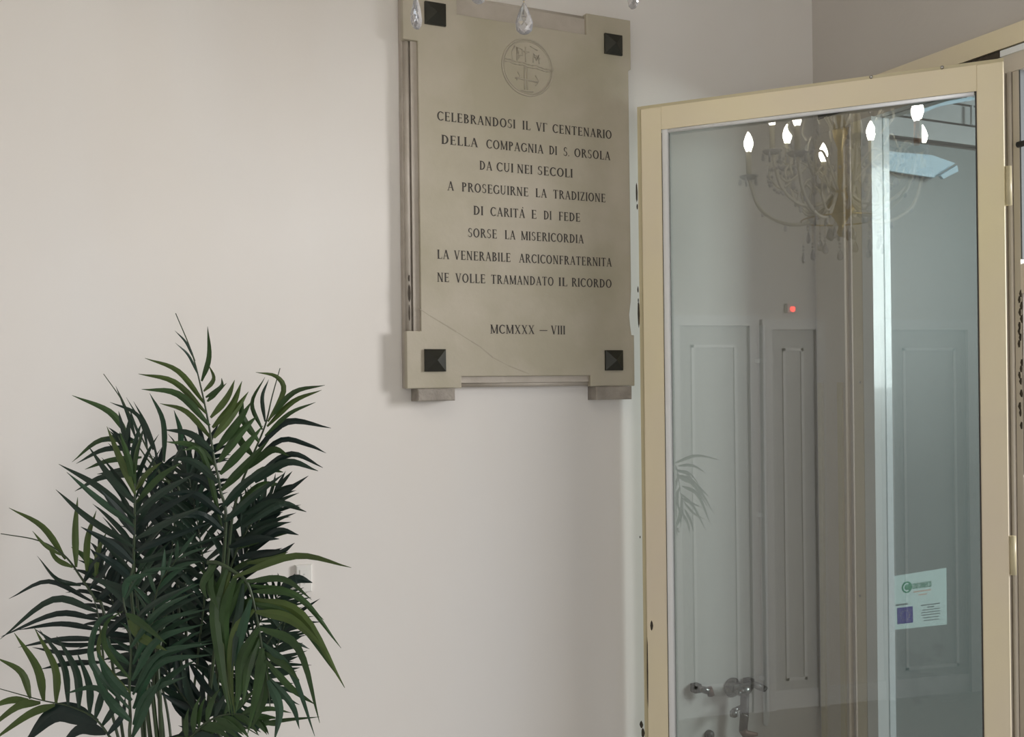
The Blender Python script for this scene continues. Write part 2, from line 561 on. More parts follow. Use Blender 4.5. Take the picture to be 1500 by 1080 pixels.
def slope(x0, y0, x1, y1, w):
    return [[(x0 - w / 2, y0), (x0 + w / 2, y0), (x1 + w / 2, y1), (x1 - w / 2, y1)]]


def sf_(x, y):
    return seg(x - .12, y, x + .12, y, .045)


G = {
    'I': (.30, stem(.15)),
    'L': (.62, stem(.18) + seg(.18, .035, .58, .035, .07) + seg(.575, .0, .575, .22, .06)),
    'E': (.66, stem(.18) + seg(.18, .035, .60, .035, .07) + seg(.18, .965, .58, .965, .07) + seg(.18, .52, .5, .52, .07)
          + seg(.59, 0, .59, .2, .055) + seg(.57, .8, .57, 1, .055) + seg(.5, .42, .5, .62, .05)),
    'F': (.62, stem(.18) + seg(.18, .965, .58, .965, .07) + seg(.18, .52, .48, .52, .07) + seg(.57, .8, .57, 1, .055)
          + seg(.48, .42, .48, .62, .05)),
    'T': (.72, stem(.36) + seg(.04, .965, .68, .965, .07) + seg(.06, .8, .06, 1, .055) + seg(.66, .8, .66, 1, .055)),
    'D': (.80, stem(.18) + ring(.28, .5, .46, .5, -90, 90) + seg(.18, .037, .3, .037, .075) + seg(.18, .963, .3, .963, .075)),
    'O': (.84, ring(.42, .5, .40, .51, 0, 360, n=26)),
    'C': (.76, ring(.42, .5, .40, .51, 48, 312, n=20) + seg(.69, .72, .69, .95, .06) + seg(.69, .05, .69, .25, .05)),
    'G': (.80, ring(.42, .5, .40, .51, 48, 318, n=20) + seg(.69, .72, .69, .95, .06) + seg(.70, .08, .70, .45, .13)
          + seg(.58, .44, .80, .44, .045)),
    'N': (.82, stem(.16, TN) + stem(.66, TN) + slope(.16, 1, .66, 0, .17)),
    'M': (.94, stem(.14, TN) + stem(.80, TK) + slope(.14, 1, .46, .05, .16) + slope(.46, .05, .80, 1, .08)),
    'A': (.78, slope(.12, 0, .39, 1, .08) + slope(.66, 0, .39, 1, .17) + seg(.22, .34, .56, .34, .06) + sf_(.12, .02) + sf_(.66, .02)),
    'V': (.76, slope(.12, 1, .38, 0, .17) + slope(.64, 1, .38, 0, .08) + sf_(.12, .98) + sf_(.64, .98)),
    'X': (.76, slope(.14, 1, .62, 0, .17) + slope(.62, 1, .14, 0, .08) + sf_(.14, .98) + sf_(.62, .98) + sf_(.14, .02) + sf_(.62, .02)),
    'Z': (.70, seg(.08, .965, .62, .965, .07) + seg(.06, .035, .64, .035, .07) + slope(.13, 0, .57, 1, .17) + seg(.09, .8, .09, 1, .055)
          + seg(.62, 0, .62, .2, .055)),
    'P': (.66, stem(.18) + ring(.30, .74, .30, .26, -90, 90) + seg(.18, .963, .32, .963, .075) + seg(.18, .517, .32, .517, .075)),
    'R': (.76, stem(.18) + ring(.30, .74, .30, .26, -90, 90) + seg(.18, .963, .32, .963, .075) + seg(.18, .517, .32, .517, .075)
          + slope(.66, 0, .38, .5, .17) + sf_(.68, .02)),
    'B': (.70, stem(.18) + ring(.30, .76, .27, .24, -90, 90) + ring(.32, .27, .32, .27, -90, 90) + seg(.18, .963, .32, .963, .075)
          + seg(.18, .52, .34, .52, .075) + seg(.18, .037, .34, .037, .075)),
    'S': (.62, ring(.31, .745, .23, .265, 40, 265, .13, .08) + ring(.31, .265, .25, .275, -140, 85, .13, .08)
          + seg(.50, .76, .50, .95, .05) + seg(.08, .05, .08, .26, .05)),
    'U': (.80, [[(.09, .35), (.24, .35), (.24, 1), (.09, 1)], [(.58, .35), (.655, .35), (.655, 1), (.58, 1)]]
          + ring(.37, .35, .285, .36, 180, 360, .12, .09) + sf_(.165, .98) + sf_(.62, .98)),
    '.': (.20, seg(.04, .05, .15, .05, .11)),
    '-': (.9, seg(.02, .42, .88, .42, .09)),
    "'": (.26, seg(-.16, .97, .20, .97, .07) + seg(.18, .82, .18, 1, .06)),
    '`': (.0, seg(-.40, 1.22, -.30, 1.10, .10)),
}


def word_polys(word):
    x, out = 0.0, []
    for k, ch in enumerate(word):
        w, ps = G[ch]
        for q in ps:
            out.append([(p[0] + x, p[1]) for p in q])
        x += w + (.06 if w else 0)
    return out, x - .06


# ------------------------------------------------------------------ the marble plaque
TH = .045
PF = PY - TH                                       # front face plane (room y)


def pf(px, py, y=PF):
    return room_hit(px, py, 1, y)


pq = thing('marble_plaque', 'large aged marble plaque with engraved capitals and four dark studs on the cream wall', 'plaque', R)
xL, xR = pf(594.5, 400).x, pf(929.5, 530).x
zB = (pf(599, 569).z + pf(928, 566).z) / 2
zT = pf(929, 31).z
xa, xb = pf(617, 480).x, pf(908, 500).x            # inner side of the mouldings
xbl, xbr = pf(676, 550).x, pf(865, 550).x          # bottom notch
ztn = pf(929, 105).z
zbn = pf(599, 485).z
zbm = pf(760, 551).z
ztm = pf(760, 35).z
zbn2 = pf(926, 491).z
xr2 = pf(923, 300).x
poly = [(xL, zB), (xbl, zB), (xbl, zbm), (xbr, zbm), (xbr, zB), (xR, zB), (xR, zbn2), (xr2, zbn2),
        (xr2 - .004, zbn2 + .03), (xr2 - .007, zbn2 + .06), (xr2 - .001, zbn2 + .10), (xr2 + .001, zbn2 + .14), (xr2, ztn), (xR, ztn + .005),
        (xR, zT), (xbr, zT), (xbr, ztm), (xbl, ztm), (xbl, zT), (xL, zT), (xL, ztn), (xa, ztn), (xa, zbn), (xL, zbn)]
b = fix_normals(MB().prism(poly, PF, PF + .022).build('slab', M_marble, pq))
bv = b.modifiers.new('bevel', 'BEVEL')
bv.width = .0022
bv.segments = 2
bv.limit_method = 'ANGLE'
# stepped mouldings in the recesses
MB().box((xL + .002, PF + .022, zB + .002), (xr2 + .003, PY - .001, zT - .002)).build('backing_slab', M_marble2, pq)
MB().box((xL + .024, PF + .010, zbn), (xa, PF + .03, ztn)).build('moulding_step', M_marble2, pq)
MB().tube([(xL + .014, PF + .020, zbn), (xL + .014, PF + .020, ztn)], .008, 10).build('moulding_roll', M_marble2, pq, True)
MB().box((xbl, PF + .010, zB + .014), (xbr, PF + .03, zbm)).build('moulding_step', M_marble2, pq)
MB().tube([(xbl, PF + .020, zB + .010), (xbr, PF + .020, zB + .010)], .007, 10).build('moulding_roll', M_marble2, pq, True)
MB().box((xbl, PF + .010, ztm), (xbr, PF + .03, zT - .014)).build('moulding_step', M_marble2, pq)
MB().tube([(xbl, PF + .020, zT - .010), (xbr, PF + .020, zT - .010)], .007, 10).build('moulding_roll', M_marble2, pq, True)
# dark chipped patches on the left moulding
for (y0, y1, w) in ((402, 412, .006), (416, 442, .009), (446, 470, .005)):
    c0, c1 = pf(601.5, y0).z, pf(601.5, y1).z
    n = 8
    ps = [(pf(601.5, 430).x + math.cos(i / n * 6.283) * w * .5 * rnd.uniform(.6, 1.1),
           (c0 + c1) / 2 + math.sin(i / n * 6.283) * abs(c0 - c1) / 2) for i in range(n)]
    fix_normals(MB().prism(ps, PF + .0105, PF + .0125).build('chip', M_chip, pq))
# a faint vein across the lower left
pts = [(612, 451), (630, 463), (655, 478), (668, 486), (690, 500), (703, 508), (722, 524), (745, 536), (775, 548)]
V = [pf(x, y, PF - .0002) for x, y in pts]
mb = MB()
for i in range(len(V) - 1):
    w = .0022 + .0012 * (i % 3)
    a, b2 = V[i], V[i + 1]
    mb.add([(a.x, PF - .0003, a.z - w * .5), (b2.x, PF - .0003, b2.z - w * .5), (b2.x, PF - .0003, b2.z + w * .5), (a.x, PF - .0003, a.z + w * .5)],
           [(0, 1, 2, 3)])
mb.build('vein', M_vein, pq)

# engraved lines: (centre pixel left, centre pixel right, words with their pixel extents)
LINES = [
    ((645, 169), (891, 198), [("CELEBRANDOSI", 640, 755), ("IL", 765, 777), ("VI'", 785, 802), ("CENTENARIO", 809, 896)]),
    ((650.5, 203.6), (888, 229), [("DELLA", 646, 700), ("COMPAGNIA", 712, 796), ("DI", 804, 816), ("S.", 825, 834), ("ORSOLA", 841, 894)]),
    ((706, 241.7), (837, 254.7), [("DA", 702, 721), ("CUI", 727, 752), ("NEI", 757, 780), ("SECOLI", 787, 839)]),
    ((660, 271.7), (881, 290.8), [("A", 655, 665), ("PROSEGUIRNE", 676, 774), ("LA", 784, 801), ("TRADIZIONE", 810, 887)]),
    ((697, 307.8), (845.5, 319), [("DI", 693, 708), ("CARITA`", 718, 769), ("E", 778, 786), ("DI", 796, 808), ("FEDE", 818, 850)]),
    ((689, 339.7), (850, 351.4), [("SORSE", 685, 728), ("LA", 739, 755), ("MISERICORDIA", 763, 855)]),
    ((644, 370.8), (891, 386), [("LA", 640, 658), ("VENERABILE", 665, 748), ("ARCICONFRATERNITA", 760, 896)]),
    ((644, 405), (891, 416.7), [("NE", 640, 658), ("VOLLE", 667, 711), ("TRAMANDATO", 719, 811), ("IL", 818, 831), ("RICORDO", 837, 896)]),
    ((722.8, 482), (825.5, 484), [("MCMXXX", 718, 783), ("-", 790, 802), ("VIII", 807, 828)]),
]
for (lx, ly), (rx, ry), words in LINES:
    zc = (pf(lx, ly).z + pf(rx, ry).z) / 2
    H = 13.2 / F * (at(0, 0, 1).y * 2.85)
    for wd, x0, x1 in words:
        mb = MB()
        yy = ly + (ry - ly) * ((x0 + x1) / 2 - lx) / (rx - lx)
        s0, s1 = pf(x0, yy).x, pf(x1, yy).x
        ps, w = word_polys(wd)
        k = (s1 - s0) / w
        for q in ps:
            mb.add([(s0 + p[0] * k, PF - .0004, zc - H / 2 + p[1] * H) for p in q], [tuple(range(len(q)))])
        mb.build('engraved_word', M_ink, pq)

# carved roundel
ec = pf(773, 99)
er = (pf(773, 58).z - pf(773, 140).z) / 2
mb = MB()
N = 48
for rr, tr in ((er, .0030), (er * .93, .0016)):
    mb.tube([(ec.x + rr * math.cos(6.2832 * i / N), PF, ec.z + rr * math.sin(6.2832 * i / N)) for i in range(N + 1)], tr, 6)
mb.build('carved_rim', M_relief, pq, True)


def em(u, v):
    return (ec.x + u * er, PF - .0002, ec.z + v * er)


mb = MB()
for i in range(10):                                 # wavy band
    u0, u1 = -.9 + i * .18, -.9 + (i + 1) * .18
    for dz in (.12, .03):
        mb.tube([em(u0, dz - u0 * .10 + .02 * math.sin(i * 2)), em(u1, dz - u1 * .10 + .02 * math.sin((i + 1) * 2))], .0018, 6)
mb.tube([em(-.12, -.02), em(-.12, -.8)], .0028, 6)
mb.tube([em(-.02, -.02), em(-.02, -.8)], .0018, 6)
mb.tube([em(-.5, -.42), em(.4, -.48)], .0026, 6)
mb.tube([em(-.28, -.86), em(.2, -.84)], .0024, 6)
mb.tube([em(-.4, -.2), em(-.3, -.36), em(-.45, -.5)], .0018, 6)
mb.tube([em(.3, -.25), em(.45, -.45), em(.3, -.62)], .0018, 6)
# letters and small figures in the upper half
mb.tube([em(-.42, .2), em(-.42, .66), em(-.2, .62), em(-.2, .42), em(-.42, .4)], .0022, 6)
mb.tube([em(-.08, .18), em(-.08, .72)], .0022, 6)
mb.tube([em(-.2, .56), em(.06, .56)], .0020, 6)
mb.tube([em(.22, .2), em(.24, .52), em(.34, .3), em(.44, .5), em(.46, .18)], .0022, 6)
mb.tube([em(-.6, .2), em(-.62, .5), em(-.5, .7)], .0018, 6)
mb.tube([em(.1, .78), em(.4, .66)], .0018, 6)
for u, v in ((-.37, .50), (-.37, .32), (.30, .42), (.44, .36), (-.07, .52)):
    mb.tube([em(u, v), (em(u, v)[0], PF - .003, em(u, v)[2])], .004, 6)
mb.build('carved_arms', M_relief, pq, True)

# pyramid studs
for (x, y) in ((638, 20), (899, 65), (638, 528), (900, 528)):
    c = pf(x, y, PF - .006)
    h = .0305 * (1.0 if x < 700 else .98)
    mb = MB()
    a = [(c.x - h, PF, c.z - h), (c.x + h, PF, c.z - h), (c.x + h, PF, c.z + h), (c.x - h, PF, c.z + h)]
    m_ = [(c.x - h, PF - .007, c.z - h), (c.x + h, PF - .007, c.z - h), (c.x + h, PF - .007, c.z + h), (c.x - h, PF - .007, c.z + h)]
    t_ = (c.x, PF - .022, c.z)
    mb.add(a + m_ + [t_], [(0, 1, 5, 4), (1, 2, 6, 5), (2, 3, 7, 6), (3, 0, 4, 7), (4, 5, 8), (5, 6, 8), (6, 7, 8), (7, 4, 8)])
    mb.build('stud', M_bronze, pq)

# the two stone brackets carrying it
for (x0, x1, y0, y1, lab) in ((612, 667, 569, 588, 'small rough grey stone bracket under the left foot of the plaque'),
                             (874, 926, 566, 586, 'small rough grey stone bracket under the right foot, beside the door')):
    q = .052
    u0, u1 = pf(x0, 580, PY - q).x, pf(x1, 580, PY - q).x
    zb = pf(x0, y1, PY - q).z
    mb = MB()
    mb.box((u0, PY - q, zb), (u1, PY + .0, zB - .0005), .003)
    o = mb.build('stone_bracket', M_stone, None, mw=R)
    tag(o, lab, 'bracket')

# ------------------------------------------------------------------ glazed door leaf
DH = .83 + EYE
fe, hg = at(932, 156, 1), at(1470, 84, 1)
kf, kh = .83 / ray(932, 156).z, .83 / ray(1470, 84).z
P0 = Vector((ray(932, 156).x * kf, kf, 0))
P1 = Vector((ray(1470, 84).x * kh, kh, 0))
DW = (P1 - P0).length
ang = math.atan2(P1.y - P0.y, P1.x - P0.x)
DM = Matrix.Translation(P0) @ Matrix.Rotation(ang, 4, 'Z')
DI = DM.inverted()


def dp(px, py, y=0.0):
    o = DI @ Vector((0, 0, EYE))
    d = DI.to_3x3() @ ray(px, py)
    k = (y - o.y) / d.y
    return o + d * k


door = thing('glazed_door', 'tall open glazed door with cream yellow enamelled frame standing in front of the wall', 'door', DM)
Z0 = .012
sl = dp(943.5, 600).x                        # face starts
gl = dp(974, 600).x
gr = dp(1436, 600).x
gt = (dp(973, 189.5).z + dp(1430, 133).z) / 2
ft = (dp(943, 158).z + dp(1465, 91).z) / 2 - .001
gb = .30
D_ = .042
# rim (rebated edge strip round the leaf, set back)
MB().box((0, .008, Z0), (sl, D_, DH)).build('edge_strip', M_rim, door)
MB().box((sl, .006, ft), (DW, D_, DH)).build('top_strip', M_rim, door)
MB().box((sl, 0, Z0), (gl, D_ - .002, ft), .002).build('stile', M_frame, door)
MB().box((gr, 0, Z0), (DW, D_ - .002, ft), .002).build('stile', M_frame, door)
MB().box((gl, .0006, gt), (gr, D_ - .002, ft)).build('top_rail', M_frame, door)
MB().box((gl, .0006, Z0), (gr, D_ - .002, gb)).build('bottom_rail', M_frame, door)
# thin dark joint and the white glazing beads
bwid = dp(985, 600).x - gl
MB().box((gl - .0005, -.0004, gb), (gl + .0012, .004, gt)).build('putty_shade_line', M_darkgap, door)
MB().box((gl + .0012, -.0035, gb), (gl + .0195, .015, gt - .001), .003).build('glazing_bead', M_sil, door, True)
MB().tube([(gl, .003, gt - .006), (gr - .006, .003, gt - .006)], .0058, 8).build('glazing_bead', M_sil, door, True)
MB().box((gl + .3, .002, gt - .002), (gr, .008, gt + .001)).build('putty_shade_line', M_darkgap, door)  # dark strip painted for the shade along the top edge
MB().box((gr - .004, .002, gb), (gr + .0005, .012, gt)).build('putty_shade_line', M_darkgap, door)  # dark strip painted for shade on the right inner bead
MB().box((gl + .002, .016, gb - .004), (gr, .021, gt + .004)).build('glass_pane', M_glass, door)
for (x, y) in ((1276, 113), (1380, 99)):
    p = dp(x, y, .006)
    MB().lathe([(.0005, -.004), (.003, -.0035), (.005, -.001), (.005, .003)], (p.x, .006, p.z), 12, axis='Y').build('screw', M_steel, door, True)
for (x, y, w, h) in ((931, 282, 1.6, 16), (932, 303, 1.2, 5), (933, 424, 1.2, 5), (933.5, 440, 1.0, 3), (934, 460, 2.0, 22), (938, 1062, 3, 6), (940, 1074, 3, 8), (953, 917, 2.2, 8), (947, 985, 1, 60), (936, 787, 1, 2)):
    yy = -.0006 if x > 944 else .0074
    p = dp(x + 1.5, y, yy)
    k = 2.95 / F
    n = 8
    ps = [(p.x + math.cos(i / n * 6.283) * w * k * rnd.uniform(.7, 1.1), p.z + math.sin(i / n * 6.283) * h * k * rnd.uniform(.85, 1.05)) for i in range(n)]
    fix_normals(MB().prism(ps, yy, yy + .0006).build('paint_chip', M_chip, door))
for z in (.25, 1.25, 2.2):
    MB().tube([(DW + .008, .004, z), (DW + .008, .004, z + .1)], .008, 10).build('hinge', M_rim, door, True)

# ------------------------------------------------------------------ pipework behind the door glass


def wl(px, py, off=0.0):
    return room_hit(px, py, 1, PY - off)


pp = thing('wall_tap', 'dull metal wall tap with downward pipe seen low behind the door glass', 'tap', R)
k = 3.35 / F


def T(px, py, off):
    q = wl(px, py, 0)
    return Vector((q.x, PY - off, q.z))


body = T(1072, 1007, .05)
MB().lathe([(.001, .052), (.030, .052), (.032, .046), (.018, .040), (.014, .0), (.001, -.002)], (body.x, PY - .05, body.z), 16, axis='Y').build('flange', M_chrome, pp, True)
MB().tube([body + Vector((-.03, 0, .012)), body + Vector((0, -.01, .004)), body + Vector((.034, 0, .012))], [.012, .022, .013], 12).build('valve_body', M_chrome, pp, True)
MB().tube([body + Vector((.012, 0, -.01)), T(1076, 1040, .05), T(1074, 1064, .05)], [.014, .014, .0135], 12).build('pipe', M_pipe, pp, True)
MB().tube([T(1076, 1040, .05), T(1075, 1042, .05)], .0165, 12).build('ring', M_chrome, pp, True)
MB().tube([T(1074, 1062, .05), T(1076, 1069, .055), T(1088, 1066, .075)], [.015, .015, .005], 10).build('outlet', M_rust, pp, True)
MB().tube([T(1070, 1030, .05), T(1054, 1032, .07)], [.007, .007], 8).build('lever', M_chrome, pp, True)
MB().lathe([(.004, -.012), (.012, -.008), (.012, .008), (.004, .012)], T(1053, 1036, .075), 12).build('knob', M_chrome, pp, True)
MB().lathe([(.004, -.008), (.009, -.004), (.009, .004), (.004, .008)], T(1060, 1006, .075), 12).build('cap', M_chrome, pp, True)
for (x, y, sgn, lab) in ((1016, 1006, 1, 'short capped pipe stub on the wall, left of the tap'),
                         (1093, 998, 1, 'short pipe stub angled to the right, on the wall right of the tap')):
    s1 = thing('pipe_stub', lab, 'pipe', R)
    q = T(x, y, .02)
    MB().box((q.x - .012, PY - .03, q.z - .014), (q.x + .012, PY, q.z + .012), .004).build('socket', M_pipe, s1)
    e = q + Vector((.030 if x < 1050 else .036, -.02, -.008 if x < 1050 else -.018))
    MB().tube([q, e], [.010, .012], 10).build('stub', M_chrome, s1, True)
    MB().tube([e + Vector((0, 0, .012 if x < 1050 else .002)), e + Vector((.006, -.002, -.014 if x < 1050 else -.004))], [.009, .011], 10).build('cap', M_rust if x < 1050 else M_chrome, s1, True)
hb = T(1038, 1077, .0)
ro = thing('pipe_hole_plug', 'round black plug in the wall below the tap', 'plug', R)
MB().lathe([(.001, -.016), (.012, -.014), (.017, -.008), (.017, .0)], (hb.x, PY, hb.z), 20, axis='Y').build('rubber_disc', M_black, ro, True)

cd = thing('white_pipe', 'thin white upright pipe with a rounded end, behind the door glass', 'pipe', R)
ct, cb = wl(1110, 478), wl(1118, 1062)
xm = (ct.x + cb.x) / 2
MB().tube([(xm, PY - .018, ct.z), (xm, PY - .018, cb.z + .01), (xm, PY - .018, cb.z)], [.010, .010, .004], 10).build('tube', M_cond, cd, True)
for z in (ct.z - .12, ct.z - .62, cb.z + .15):
    MB().box((xm - .014, PY - .022, z), (xm + .014, PY, z + .014), .002).build('clip', M_cond, cd)

# ------------------------------------------------------------------ white doors on the left wall (seen mirrored in the door glass)
nD = Vector((-math.sin(ang), math.cos(ang), 0))            # door plane normal, away from the camera
kD = nD.dot(P0)


def mirror_hit(px, py):
    d = ray(px, py)
    t = kD / nD.dot(d)
    p = d * t
    r = d - 2 * nD.dot(d) * nD
    pr, rr = RI.to_3x3() @ p, RI.to_3x3() @ r
    k = (LX - pr.x) / rr.x
    q = pr + rr * k
    return Vector((q.x, q.y, q.z + EYE))


def leaf_door(name, pxa, pxb, top, panels=True):
    ya_, yb_ = mirror_hit(pxa, 600).y, mirror_hit(pxb, 600).y
    y0, y1 = min(ya_, yb_), max(ya_, yb_)
    d = struct(thing(name, '', '', R))
    del d['label'], d['category']
    fr = .055
    MB().box((LX, y0, 0), (LX + .035, y0 + fr, top)).build('casing', M_white, d)
    MB().box((LX, y1 - fr, 0), (LX + .035, y1, top)).build('casing', M_white, d)
    MB().box((LX, y0 + fr, top - fr), (LX + .035, y1 - fr, top)).build('casing', M_white, d)
    MB().box((LX, y0 + fr, 0), (LX + .012, y1 - fr, top - fr)).build('leaf', M_whited, d)
    a, b_ = y0 + fr + .07, y1 - fr - .07
    if b_ - a > .08:
        for z0, z1 in ((.15, top - fr - .1),):
            for (p0, p1, q0, q1) in ((a, a + .015, z0, z1), (b_ - .015, b_, z0, z1), (a, b_, z0, z0 + .015), (a, b_, z1 - .015, z1)):
                MB().box((LX + .012, p0, q0), (LX + .022, p1, q1)).build('panel_moulding', M_white, d)
    return d


ztop = mirror_hit(1050, 462).z
leaf_door('door_1', 976, 1107, ztop)
leaf_door('door_2', 1112, 1204, ztop - .02)
leaf_door('door_3', 1290, 1425, ztop - .02)
rl = mirror_hit(1155, 453)
sn = thing('alarm_sensor', 'small white sensor with glowing red light mirrored in the door glass', 'alarm', R)
MB().box((LX, rl.y - .03, rl.z - .02), (LX + .03, rl.y + .03, rl.z + .03)).build('housing', M_whited, sn)
MB().lathe([(.001, -.006), (.012, -.003), (.014, .0), (.001, .008)], (LX + .034, rl.y, rl.z), 12, rot=Matrix.Rotation(math.pi / 2, 3, 'Y')).build('red_light', M_red, sn, True)

# ------------------------------------------------------------------ wall socket behind the palm
so = thing('wall_socket', 'small pale wall socket half hidden behind the right edge of the palm', 'socket', R)
q0, q1 = wl(432, 828), wl(456, 866)
MB().box((q0.x, PY - .012, q1.z), (q1.x, PY, q0.z), .003).build('plate', M_socket, so)
MB().box((q0.x + .010, PY - .014, q1.z + .012), (q1.x - .010, PY - .012, q0.z - .012)).build('insert', M_socket, so)
xm_ = (q0.x + q1.x) / 2
for dz in (-.012, 0, .012):
    MB().lathe([(.0003, -.0152), (.0022, -.0152), (.0022, -.013), (.0003, -.013)], (xm_, PY, (q0.z + q1.z) / 2 + dz), 8, axis='Y').build('contact_hole', M_whited, so)

# sticker print
def disc_uv(cu, cv, r, n=20, asp=1.0):
    return [(cu + r * math.cos(6.2832 * i / n), cv + r * asp * math.sin(6.2832 * i / n)) for i in range(n)]


stk_poly(disc_uv(.33, .24, .085, asp=1.25), .0008, 'green_emblem', M_stg)
mb = MB()
for i in range(16):
    a, b2 = math.radians(60 + i * 15), math.radians(60 + (i + 1) * 15)
    P = [stk(.33 + r * math.cos(t), .24 + r * 1.25 * math.sin(t)) for t, r in ((a, .062), (b2, .062), (b2, .042), (a, .042))]
    mb.add([(p.x, EYP - .0016, p.z) for p in P], [(0, 1, 2, 3)])
mb.build('emblem_ring', M_stk, st)


def stk_text(word, u0, u1, v0, v1, name, m):
    ps, w = word_polys(word)
    mb = MB()
    for q in ps:
        P = [stk(u0 + (u1 - u0) * p[0] / w, v1 + (v0 - v1) * p[1]) for p in q]
        mb.add([(p.x, EYP - .0018, p.z) for p in P], [tuple(range(len(q)))])
    mb.build(name, m, st)


stk_text('CONFCOMMERCIO', .42, .74, .19, .29, 'green_lettering', M_stg)
stk_poly([(.16, .60), (.42, .60), (.42, .90), (.16, .90)], .0008, 'flag', M_stb)
mb = MB()
for i in range(12):
    a = 6.2832 * i / 12
    P = [stk(.29 + .075 * math.cos(a) + .011 * math.cos(b_) * (1 if j % 2 else .5), .75 + .09 * math.sin(a) + .013 * math.sin(b_) * (1 if j % 2 else .5))
         for j, b_ in enumerate([6.2832 * j / 10 for j in range(10)])]
    mb.add([(p.x, EYP - .0018, p.z) for p in P], [tuple(range(10))])
mb.build('flag_stars', M_star, st)
for (u0, u1, v, h, m) in ((.44, .73, .335, .022, M_sto), (.52, .66, .40, .02, M_sto), (.14, .34, .53, .03, M_stt), (.56, .88, .60, .016, M_stt), (.66, .78, .645, .016, M_stt),
                         (.58, .88, .69, .014, M_stt), (.56, .88, .735, .014, M_stt), (.56, .88, .78, .014, M_stt), (.59, .86, .83, .014, M_stt), (.6, .86, .88, .014, M_stt)):
    stk_poly([(u0, v), (u1, v), (u1, v + h), (u0, v + h)], .0008, 'print_line', m)

# ------------------------------------------------------------------ crystal chandelier
def catmull(P, n):
    out = []
    Q = [P[0] * 2 - P[1]] + P + [P[-1] * 2 - P[-2]]
    for i in range(1, len(Q) - 2):
        for k_ in range(n):
            t = k_ / n
            a, b_, c, d = Q[i - 1], Q[i], Q[i + 1], Q[i + 2]
            out.append(.5 * ((2 * b_) + (c - a) * t + (2 * a - 5 * b_ + 4 * c - d) * t * t + (3 * b_ - a - 3 * c + d) * t ** 3))
    out.append(P[-1].copy())
    return out


CX, CY = 0.03, 1.45
CB = .60
chd = thing('crystal_chandelier', 'crystal chandelier with lit candle bulbs, hanging drops at the top and mirrored in the glass', 'chandelier',
            Matrix.Translation((CX, CY, EYE + CB)))


def drop_mesh(name, w, h, n=8, m=None):
    """faceted pendant drop: pointed top, full lower third; top at origin"""
    prof = [(.02, 0), (.10, -.08), (.24, -.22), (.38, -.42), (.48, -.62), (.50, -.74), (.42, -.88), (.24, -.97), (.05, -1.0)]
    mb = MB()
    o = 0
    for j, (r, z) in enumerate(prof):
        for k_ in range(n):
            a = 2 * math.pi * (k_ + (.5 if j % 2 else 0)) / n
            mb.v.append(Vector((r * w * math.cos(a), r * w * .55 * math.sin(a), z * h)))
    for j in range(len(prof) - 1):
        for k_ in range(n):
            a, b2 = j * n + k_, j * n + (k_ + 1) % n
            c2, d2 = a + n, b2 + n
            if j % 2 == 0:
                mb.f += [(a, b2, c2), (b2, d2, c2)]
            else:
                mb.f += [(a, b2, d2), (a, d2, c2)]
    mb.f.append(tuple(reversed(range(n))))
    L = (len(prof) - 1) * n
    mb.f.append(tuple(L + k_ for k_ in range(n)))
    me = bpy.data.meshes.new(name)
    me.from_pydata([tuple(v) for v in mb.v], [], mb.f)
    me.materials.append(m or M_cry)
    import bmesh
    bm = bmesh.new()
    bm.from_mesh(me)
    bmesh.ops.recalc_face_normals(bm, faces=bm.faces)
    bm.to_mesh(me)
    bm.free()
    return me


ME_drop = drop_mesh('crystal_drop', .0285, .051, 8)
ME_small = drop_mesh('small_crystal_drop', .017, .034, 6, M_cry2)
ME_mid = drop_mesh('crystal_drop', .024, .044, 8, M_cry2)


def bead_mesh(r):
    mb = MB().lathe([(.1 * r, -r), (.75 * r, -.6 * r), (r, 0), (.75 * r, .6 * r), (.1 * r, r)], (0, 0, 0), 6)
    me = bpy.data.meshes.new('crystal_bead')
    me.from_pydata([tuple(v) for v in mb.v], [], mb.f)
    me.materials.append(M_cry2)
    return me


ME_bead = bead_mesh(.006)


def put(me, name, parent, loc, rz=0.0):
    o = bpy.data.objects.new(name, me)
    C.objects.link(o)
    o.parent = parent
    o.location = loc
    o.rotation_euler = (0, 0, rz)
    return o


